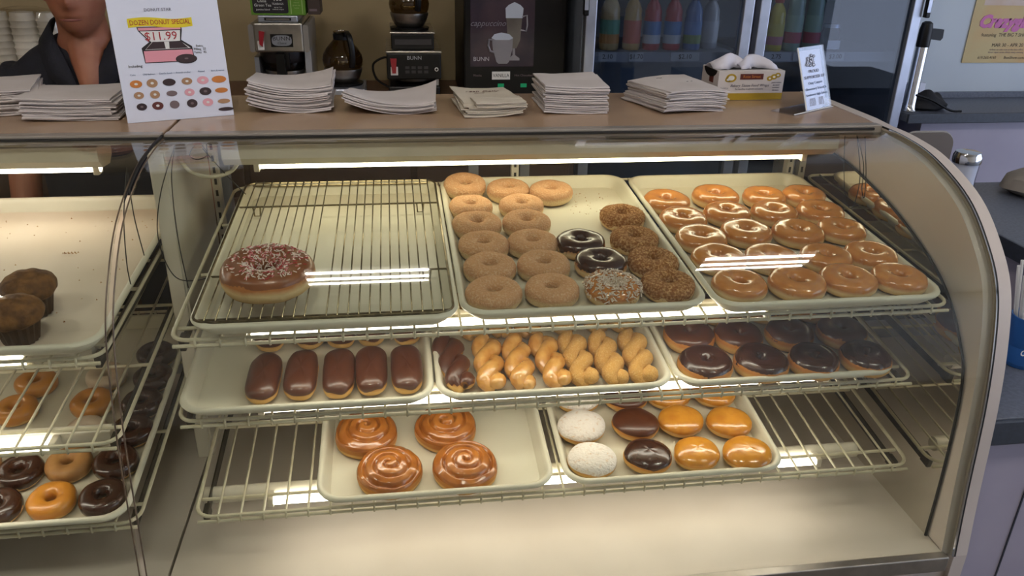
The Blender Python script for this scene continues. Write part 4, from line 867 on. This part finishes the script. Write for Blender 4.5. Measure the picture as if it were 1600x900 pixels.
for k, (a, b) in enumerate(((.0, .648), (.664, FWD))):
    d = fp('door', MB().box(a + .002, a + .042, 0, .045, .10, FH - .01, .003).box(b - .046, b - .006, 0, .045, .10, FH - .01, .003).box(a + .043, b - .047, 0, .045, .10, .16, .003).box(a + .043, b - .047, 0, .045, FH - .07, FH - .01, .003), 'alu')
    fp('pane', MB().box(a + .043, b - .047, .018, .024, .161, FH - .071), 'fglass', d)
    hx = a - .012 if k == 0 else b - .004
    fp('door_handle', MB().box(hx, hx + .02, -.022, .0, 1.42, 1.75, .004), 'black', d); fp('handle_plate', MB().box(hx + .002, hx + .016, -.0235, -.0221, 1.44, 1.50), 'alu', d)
for z in (.55, .92, -FZ + .178, 1.66):
    for a, b in ((.035, .622), (.688, FWD - .035)):
        sh_ = fp('shelf', MB().box(a, b, .08, .54, z - .008, z), mat('grey wire shelf', '#767c88', .5)); fp('price_rail', MB().box(a, b, .072, .0795, z - .035, z + .002), mat('price rail grey', '#858b98', .45), sh_)
fp('added_fridge_light', MB().tube([(.655, .112, .2), (.655, .112, FH - .1)], .010, 10), emis('added fridge light', (.8, .9, 1), 4.5), None, True)  # made-up light, added behind the centre post to brighten the bottles
sz_ = -FZ + .178
for a, w_, t_ in ((.075, .070, '2.10'), (.195, .056, '$1.70'), (.36, .115, '$2.10'), (.73, .12, '2.75'), (1.00, .075, '$3.00'), (.86, .12, '')):
    g_ = MB().box(a, a + w_, .0695, .0715, sz_ - .031, sz_ + .001).obj('price_tag', mat('price card', '#a3a8b2', .6), fg)
    if t_: text(t_, .024, (a + w_ / 2, .0690, sz_ - .015), UP, M['ink'], g_)
def bottle(x, y, body, cap, label_c, label, r=.033, h=.205, band2=None, z=None):
    z = FZ + sz_ + .0005 if z is None else z
    t = thing('drink_bottle', label, 'bottle', (fx0 + x, fy + y, z), group='bottles in the fridge')
    MB().lathe([(r * .9, 0), (r, .006), (r, h * .55), (r * .93, h * .62), (r * .96, h * .70), (r * .7, h * .82), (r * .45, h * .88), (r * .45, h * .92)], 20).obj('body', mat('drink ' + body, body, .3, coat=.5), t, True)
    MB().lathe([(r * .55, h * .90), (r * .57, h * .905), (r * .57, h), (r * .5, h * 1.005)], 16).obj('cap', mat('cap ' + cap, cap, .4), t, True)
    lb = MB().lathe([(r * 1.01, h * .12), (r * 1.012, h * .125), (r * 1.012, h * .52), (r * 1.0, h * .525)], 20, cap=False).obj('label_wrap', mat('label ' + label_c, label_c, .5), t, True)
    if band2: MB().lathe([(r * 1.022, h * .12), (r * 1.022, h * .28)], 20, cap=False).obj('label_band', mat('label ' + band2, band2, .5), lb, True)
bottle(.135, .16, '#c2a878', '#2f8a4a', '#6fa084', 'green capped cream drink bottle leftmost in the fridge', .038, .215, '#c08a50')
bottle(.225, .16, '#c09a5c', '#3a5a98', '#c05a48', 'orange drink bottle with blue cap in the fridge', .034, .21)
bottle(.305, .16, '#b8404c', '#b02838', '#4878b0', 'red topped bottle with blue and white label, left of its twin', .034, .205, '#b8bcc8')
bottle(.388, .16, '#b8404c', '#b02838', '#4878b0', 'red topped bottle with blue and white label, right of its twin', .034, .205, '#b8bcc8')
bottle(.47, .16, '#3c68a8', '#28487c', '#4d78b4', 'blue bottle with green mark beside the red topped pair', .034, .205, '#6a8a5a')
bottle(.555, .20, '#8a8e9c', '#6c7080', '#989cab', 'pale grey bottle at right end of the left fridge door', .034, .20)
bottle(.725, .13, '#c8b43c', '#b03030', '#c8b850', 'yellow bottle with red cap beside the fridge centre post', .032, .20, '#c07a80')
bottle(.80, .13, '#c8b43c', '#b03030', '#c8b850', 'second yellow bottle with red cap in the fridge', .032, .20, '#c07a80')
bottle(.875, .13, '#8aa49a', '#2a7a4c', '#9ab4a6', 'tall green and white drink bottle beside the yellow ones', .033, .26, '#b85868')
bottle(.955, .13, '#8aa49a', '#2a7a4c', '#9ab4a6', 'tall green and white drink bottle furthest right', .033, .26, '#b85868')
jr = thing('dark_jar', 'dark jar with a white label beside the green bottles', 'jar', (fx0 + 1.04, fy + .14, FZ + sz_ + .0005)); MB().lathe([(.034, 0), (.036, .004), (.036, .07), (.028, .085), (.028, .088)], 20).obj('body', M['choc_print'], jr, True); MB().lathe([(.032, .088), (.032, .102)], 20).obj('lid', M['alu'], jr, True); MB().box(-.026, .026, -.0385, -.0365, .008, .042).obj('label_card', M['card'], jr)
for i, (x, c_) in enumerate(((.73, '#7a8898'), (.80, '#a02c38'), (1.02, '#8890a8'), (.15, '#50606c'))): bottle(x, .14, c_, '#c0c4cc', ['#8a98a8', '#b84048', '#b0b4c0', '#5c6c78'][i], ['small grey bottle on the lower fridge shelf behind the tissue box', 'small red bottle on the lower fridge shelf', 'small white bottle behind the acrylic notice', 'small dark bottle low behind the left fridge door'][i], .03, .16, z=FZ + .9205)

# ------------------------------------------------------------------ right hand side: ledge, poster, dispenser
lg = thing('wall_ledge', 'slate grey wall counter below the poster', 'counter', (1.95, 1.75, FZ))
MB().box(0, 2.6, 0, .325, 1.016, 1.05, .003).obj('worktop', M['greytop'], lg); MB().box(.0, 2.6, -.012, -.0005, 1.012, 1.051, .003).obj('front_edge', M['greyedge'], lg); MB().box(.10, 2.6, .04, .325, 0, 1.0155).obj('front_panel', M['lav'], lg)
MB().box(0, 2.6, .31, .325, 1.0505, 1.075).obj('upstand', M['greytop'], lg)
eb = MB().prism([(p[0], p[1]) for p in rrect(1.80, 2.01, -.75, -.072, .05)], 1.52, 1.545, 'y').obj('rounded_board', mat('tan board', '#6d6258', .6, c2='#655b52', ns=4), None); tag(eb, 'tan board with a rounded corner and pale edging below the ledge', 'board')
MB().tube([(a, 1.532, b) for a, b in rrect(1.80, 2.01, -.75, -.072, .05)], .006, 6, closed=True).obj('pale_edging', mat('pale edging', '#9c968f', .5), eb, True); MB().box(1.82, 1.99, 1.50, 1.57, FZ, -.751).obj('foot', M['black'], eb)
ps = thing('poster', 'yellow and pink show poster on the pale wall', 'poster', (2.375, 2.078, .10))
MB().box(0, .46, -.003, -.0005, 0, .66).obj('sheet', mat('poster print', '#b9a573', .6, c2='#c0925a', ns=5, lo=.45, hi=.8), ps)
MB().box(.04, .42, -.0036, -.0028, .24, .42).obj('pale_patch', mat('pale poster patch', '#c2b0a4', .6, c2='#b89a80', ns=6), ps)
pk = text('Crazygirls', .070, (.035, -.0040, .172), UP, mat('pink lettering', '#b85a98', .5), ps, shear=.25, name='pink_lettering', align='LEFT'); pk.data.offset = .004; pk.data.extrude = .0008
text('featuring  THE BIG 7 SHOW  live', .020, (.20, -.0034, .118), UP, M['ink'], ps); text('MAR 30 - APR 20', .021, (.20, -.0034, .075), UP, M['ink'], ps); text('tickets on sale now at the box office', .011, (.2, -.0034, .056), UP, M['grey_print'], ps); text('doors open seven thirty every evening', .011, (.2, -.0034, .045), UP, M['grey_print'], ps)
text('619.260.4160', .0165, (.115, -.0034, .022), UP, M['ink'], ps); text('BestShow.com/CA', .0165, (.26, -.0034, .022), UP, M['ink'], ps)
dp = thing('drink_dispenser', 'slim chrome dispenser column with black head next to the fridge', 'dispenser', (1.983, 1.80, -.0495))
MB().lathe([(.030, 0), (.032, .004), (.026, .012), (.0235, .03), (.0235, .255)], 24).obj('column', M['chrome'], dp, True); MB().lathe([(.0245, .255), (.0255, .26), (.0245, .32), (.020, .345), (.010, .352)], 24).obj('head', M['black'], dp, True)
MB().prism([(.02, .285), (.062, .28), (.070, .29), (.068, .322), (.02, .325)], -.014, .014, 'y').obj('lever', M['black'], dp)
bp_ = MB().lathe([(.001, .001), (.05, .001), (.075, .012), (.078, .03), (.05, .055), (.02, .066), (.001, .067)], 28, cap=False); bp_.v = [(x * 1.15 * (1 + .25 * nz(x * 14, y * 14, z * 20)), y * .9 * (1 + .25 * nz(x * 14, y * 14, z * 20 + 4)), max(0, z * (1 + .5 * nz(x * 18, y * 18, 2)))) for x, y, z in bp_.v]
bo = bp_.obj('black_bundle', mat('black fabric', '#0b0b10', .8, bump=.3, bs=60), None, True); bo.location = (2.085, 1.84, -.0498); tag(bo, 'crumpled black bundle lying on the wall ledge', 'bundle')
MB().tube(spline([(-.10, -.06, .07), (-.03, -.07, .05), (.05, -.085, .012), (.10, -.088, .008)], 6), .005, 6).obj('strap', M['black'], bo, True)
sb_ = thing('small_carton', 'small white carton behind the black bundle', 'carton', (2.06, 1.955, -.0495)); MB().box(0, .085, 0, .05, 0, .085, .002).obj('carton', M['card'], sb_); text('Coupon', .014, (.035, -.0004, .07), UP, M['ink_grey'], sb_)

# taller side counter with the sugar shaker
sc_ = thing('side_counter', 'dark slate side counter holding the sugar shaker', 'counter', (1.46, .33, FZ))
MB().box(0, 1.2, 0, .66, .965, 1.0, .004).obj('worktop', M['greytop'], sc_); MB().box(-.006, -.0005, -.006, .666, .958, 1.001, .001).obj('edge_band', M['greyedge'], sc_); MB().box(.03, 1.18, .03, .63, 0, .9645).obj('cabinet', M['lav'], sc_)
sk = thing('sugar_shaker', 'glass sugar shaker with chrome lid on the side counter', 'sugar shaker', (1.532, .82, -.0995))
MB().lathe([(.028, 0), (.032, .004), (.034, .02), (.032, .07), (.034, .115)], 24).obj('sugar_fill', mat('white sugar', '#d2d4dc', .6), sk, True)
jf = MB(); jf.lathe([(.031, 0), (.035, .003), (.037, .02), (.035, .07), (.037, .12)], 24, cap=False); jf.obj('glass_jar', M['acrylic'], sk, True)
MB().lathe([(.038, .115), (.039, .12), (.039, .135), (.034, .146), (.018, .151), (.001, .152)], 28, cap=False).obj('lid', M['chrome'], sk, True)
bg = MB().lathe([(.001, .001), (.07, .001), (.095, .02), (.09, .05), (.05, .075), (.001, .08)], 28, cap=False); bg.v = [(x * 1.3 * (1 + .15 * nz(x * 12, y * 12, z * 12)), y, z * (1 + .3 * nz(x * 10, y * 10, 1))) for x, y, z in bg.v]
bgo = bg.obj('paper_sack', mat('beige sack', '#958d84', .8, c2='#878078', ns=6), None, True); bgo.location = (1.84, .855, -.0995); tag(bgo, 'beige soft sack on the side counter by the picture edge', 'sack')
# lower near counter with straws
nc = thing('straw_counter', 'slate topped low counter right of the display case', 'counter', (1.022, -.06, FZ))
MB().box(0, 1.2, 0, .385, .815, .85, .004).obj('worktop', M['greytop'], nc); MB().box(-.0, 1.2, -.012, -.0005, .795, .851, .003).obj('front_edge', M['greyedge'], nc); MB().box(.0, 1.2, .012, .38, 0, .8145).obj('front_panel', M['lav'], nc); MB().box(.155, .158, .0095, .0119, .0, .79).obj('panel_joint', M['greyedge'], nc)
st = thing('straw_cup', 'blue cup filled with white straws beside the case', 'straw cup', (1.252, .14, -.2495))
bl = mat('blue cup', '#2a63a8', .4)
MB().lathe([(.03, 0), (.032, .002), (.042, .115), (.043, .118), (.040, .118), (.034, .01), (.001, .008)], 28).obj('cup', bl, st, True); text('cold', .03, (-.015, -.0365, .05), UP, M['white'], st)
rs = random.Random(4)
for i in range(16):
    a = rs.uniform(0, 6.28); q = rs.uniform(.2, 1); x, y = .022 * q * math.cos(a), .022 * q * math.sin(a); k = 1.7 + rs.random() * .8
    MB().tube([(x, y, .012), (x * k - .004, y * k, .12), (x * k * 1.5 - .008, y * k * 1.4, .205 + rs.uniform(0, .03))], .0036, 6).obj('straw', M['white'], st, True)

# ------------------------------------------------------------------ the man behind the counter
mn = thing('person', 'man in a navy polo shirt standing behind the left case', 'person', (-.915, 1.16, FZ), (0, 0, math.radians(6)))
def ell(z, rx, ry, cy=0, cx=0, n=28, p=.85):
    o = []
    for i in range(n):
        a = 2 * PI * i / n; c, s = math.cos(a), math.sin(a); o.append((cx + rx * math.copysign(abs(c) ** p, c), cy + ry * math.copysign(abs(s) ** p, s), z))
    return o
HC = Vector((.005, -.075, 1.545))
def head_pts():
    nu, nv = 40, 30; vs = []
    for j in range(nv + 1):
        f = j / nv; ph = -PI / 2 + PI * f; z = .118 * math.sin(ph); cr = abs(math.cos(ph)) ** .8
        for i in range(nu):
            a = 2 * PI * i / nu; x = math.sin(a); y = -math.cos(a)     # a=0 is the face
            rx = .074 - (.014 * max(0, -z / .118) ** 1.5); ry = .092
            X = rx * cr * x; Y = ry * cr * y
            front = max(0, math.cos(a))
            if y < 0: Y += .010 * (1 - front) * cr
            g2 = lambda dx, dz, sx, sz: math.exp(-((X - dx) / sx) ** 2 - ((z - dz) / sz) ** 2) * (1 if y < 0 else 0)
            Y -= .024 * g2(0, -.020, .012, .022) + .010 * g2(0, -.032, .018, .010)          # nose
            Y -= .007 * g2(0, -.061, .022, .006) + .006 * g2(0, -.074, .020, .006)          # lips
            Y += .004 * g2(0, -.0675, .024, .0028)
            Y -= .010 * g2(0, -.100, .022, .014)                                             # chin
            Y += .010 * (g2(.03, .012, .015, .012) + g2(-.03, .012, .015, .012)); Y -= .005 * (g2(.03, .032, .025, .008) + g2(-.03, .032, .025, .008))
            vs.append((HC.x + X, HC.y + Y, HC.z + z))
    fs = [(j * nu + i, j * nu + (i + 1) % nu, (j + 1) * nu + (i + 1) % nu, (j + 1) * nu + i) for j in range(nv) for i in range(nu)]
    return vs, fs
bd_ = MB(); bd_.add(*head_pts())
bd_.loft([ell(.86, .145, .10), ell(1.0, .145, .095), ell(1.2, .165, .10), ell(1.32, .16, .085), ell(1.39, .085, .07, -.01), ell(1.43, .062, .062, -.03), ell(1.50, .056, .06, -.055)])
bd_.tube([(.003, -.045, 1.41), (.006, -.085, 1.36), (.010, -.118, 1.305), (.012, -.128, 1.265)], [.052, .040, .026, .008], 12)
for s in (-1, 1):
    bd_.tube([(s * .17, .0, 1.33), (s * .215, .01, 1.20), (s * .235, .02, 1.06), (s * .235, -.03, .95), (s * .225, -.09, .84)], [.055, .050, .043, .040, .028], 14)
    bd_.tube([(s * .225, -.09, .845), (s * .222, -.105, .80), (s * .218, -.115, .76)], [.026, .036, .032], 10, flat=.5)
    for k in range(4): bd_.tube([(s * .218 + (k - 1.5) * .017, -.115, .768), (s * .218 + (k - 1.5) * .019, -.128, .735 - .006 * (k in (1, 2))), (s * .216 + (k - 1.5) * .018, -.120, .700 - .010 * (k in (1, 2)))], [.0088, .0082, .0065], 8)
    bd_.tube([(s * .205, -.115, .80), (s * .180, -.135, .772), (s * .176, -.142, .742)], [.011, .0095, .007], 8)
    bd_.tube([(s * .09, 0, .90), (s * .10, -.01, .50), (s * .10, .02, .09)], [.088, .060, .040], 14); bd_.tube([(s * .10, .03, .05), (s * .105, -.13, .035)], [.045, .036], 10)
    bd_.tube([(HC.x + s * .070, HC.y + .012, HC.z + .022), (HC.x + s * .081, HC.y + .018, HC.z + .004), (HC.x + s * .074, HC.y + .008, HC.z - .030)], [.012, .014, .009], 10)
def remesh(o, v, it=4):
    m_ = o.modifiers.new('join', 'REMESH'); m_.mode = 'VOXEL'; m_.voxel_size = v; m_.use_smooth_shade = True
    m2 = o.modifiers.new('soft', 'SMOOTH'); m2.iterations = it; m2.factor = .5
remesh(bd_.obj('body', M['skin'], mn, True), .0055, 2)
sh = MB(); sh.loft([ell(.80, .172, .125, .0), ell(.95, .175, .125), ell(1.10, .180, .122), ell(1.22, .190, .120), ell(1.30, .205, .108), ell(1.345, .20, .095), ell(1.385, .150, .082), ell(1.415, .098, .072, .01), ell(1.425, .080, .064, .015)])
for s in (-1, 1): sh.tube([(s * .165, .0, 1.325), (s * .215, .008, 1.24), (s * .238, .018, 1.13), (s * .243, .02, 1.07)], [.066, .073, .068, .066], 16)
remesh(sh.obj('polo_shirt', M['navy'], mn, True), .008, 4)
for s in (-1, 1):
    c_ = MB(); ptsA = [(s * .085, .045, 1.465), (s * .088, -.01, 1.455), (s * .072, -.06, 1.425), (s * .045, -.10, 1.375), (s * .018, -.132, 1.305)]; ptsB = [(s * .105, .05, 1.42), (s * .118, -.01, 1.415), (s * .108, -.07, 1.385), (s * .085, -.112, 1.33), (s * .035, -.139, 1.285)]
    A, Bq = spline(ptsA, 5), spline(ptsB, 5); n_ = len(A); c_.add([*A, *Bq], [(i, i + 1, n_ + i + 1, n_ + i) for i in range(n_ - 1)])
    o = c_.obj('collar', M['navy'], mn, True); o.modifiers.new('thickness', 'SOLIDIFY').thickness = .006
tr = MB().loft([ell(.99, .168, .118), ell(.88, .172, .122), ell(.80, .170, .120)])
for s in (-1, 1): tr.tube([(s * .085, 0, .86), (s * .10, -.01, .50), (s * .10, .02, .07)], [.098, .075, .070], 16)
remesh(tr.obj('trousers', M['trousers'], mn, True), .010, 3)
for s in (-1, 1): MB().prism([(-.17, .0), (.09, .0), (.09, .07), (-.02, .075), (-.15, .05), (-.175, .02)], s * .102 - .048, s * .102 + .048, 'x').obj('shoe', M['black'], mn)
hr = MB(); hv, hf = head_pts()
hv = [((x - HC.x) * 1.07 + HC.x, (y - HC.y) * 1.06 + HC.y + .006, (z - HC.z) * 1.06 + HC.z) for x, y, z in hv]
def hairy(p): 
    y = p[1] - HC.y; z = p[2] - HC.z; return z > .055 or (y > .015 and z > -.055) or (y > -.015 and z > -.020 and abs(p[0] - HC.x) > .05)
hf = [f for f in hf if all(hairy(hv[i]) for i in f)]; hr.add(hv, hf); o = hr.obj('hair', M['hair'], mn, True); o.modifiers.new('thickness', 'SOLIDIFY').thickness = .008
MB().tube([(HC.x - .026, HC.y - .090, HC.z - .067), (HC.x - .012, HC.y - .101, HC.z - .0675), (HC.x, HC.y - .104, HC.z - .0672), (HC.x + .012, HC.y - .101, HC.z - .0675), (HC.x + .026, HC.y - .090, HC.z - .067)], [.001, .003, .0034, .003, .001], 8).obj('lips', M['lips'], mn, True)
for s in (-1, 1):
    e = MB().lathe([(.001, -.010), (.007, -.007), (.010, 0), (.007, .007), (.001, .010)], 16, (HC.x + s * .03, HC.y - .070, HC.z + .012)).obj('eye', M['eye'], mn, True); MB().lathe([(.0045, 0), (.0045, .002)], 12).obj('iris', M['hair'], e, loc=(HC.x + s * .03, HC.y - .0785, HC.z + .012)).rotation_euler = (PI / 2, 0, 0)
    MB().tube([(HC.x + s * .014, HC.y - .096, HC.z + .030), (HC.x + s * .032, HC.y - .094, HC.z + .036), (HC.x + s * .048, HC.y - .080, HC.z + .031)], [.003, .0045, .002], 6).obj('eyebrow', M['hair'], mn, True)

# lettering becomes plain meshes
dg = bpy.context.evaluated_depsgraph_get()
for o in [o for o in bpy.data.objects if o.type == 'FONT']:
    me = bpy.data.meshes.new_from_object(o.evaluated_get(dg)); me.name = 'lettering'
    n = mobj('lettering', me, o.parent, o.location); n.rotation_euler = o.rotation_euler; n.scale = o.scale
    bpy.data.objects.remove(o)

# raise everything so that the shop floor lies at height zero
for o in list(bpy.data.objects):
    if o.parent is None and o is not cam: o.location.z += ZO
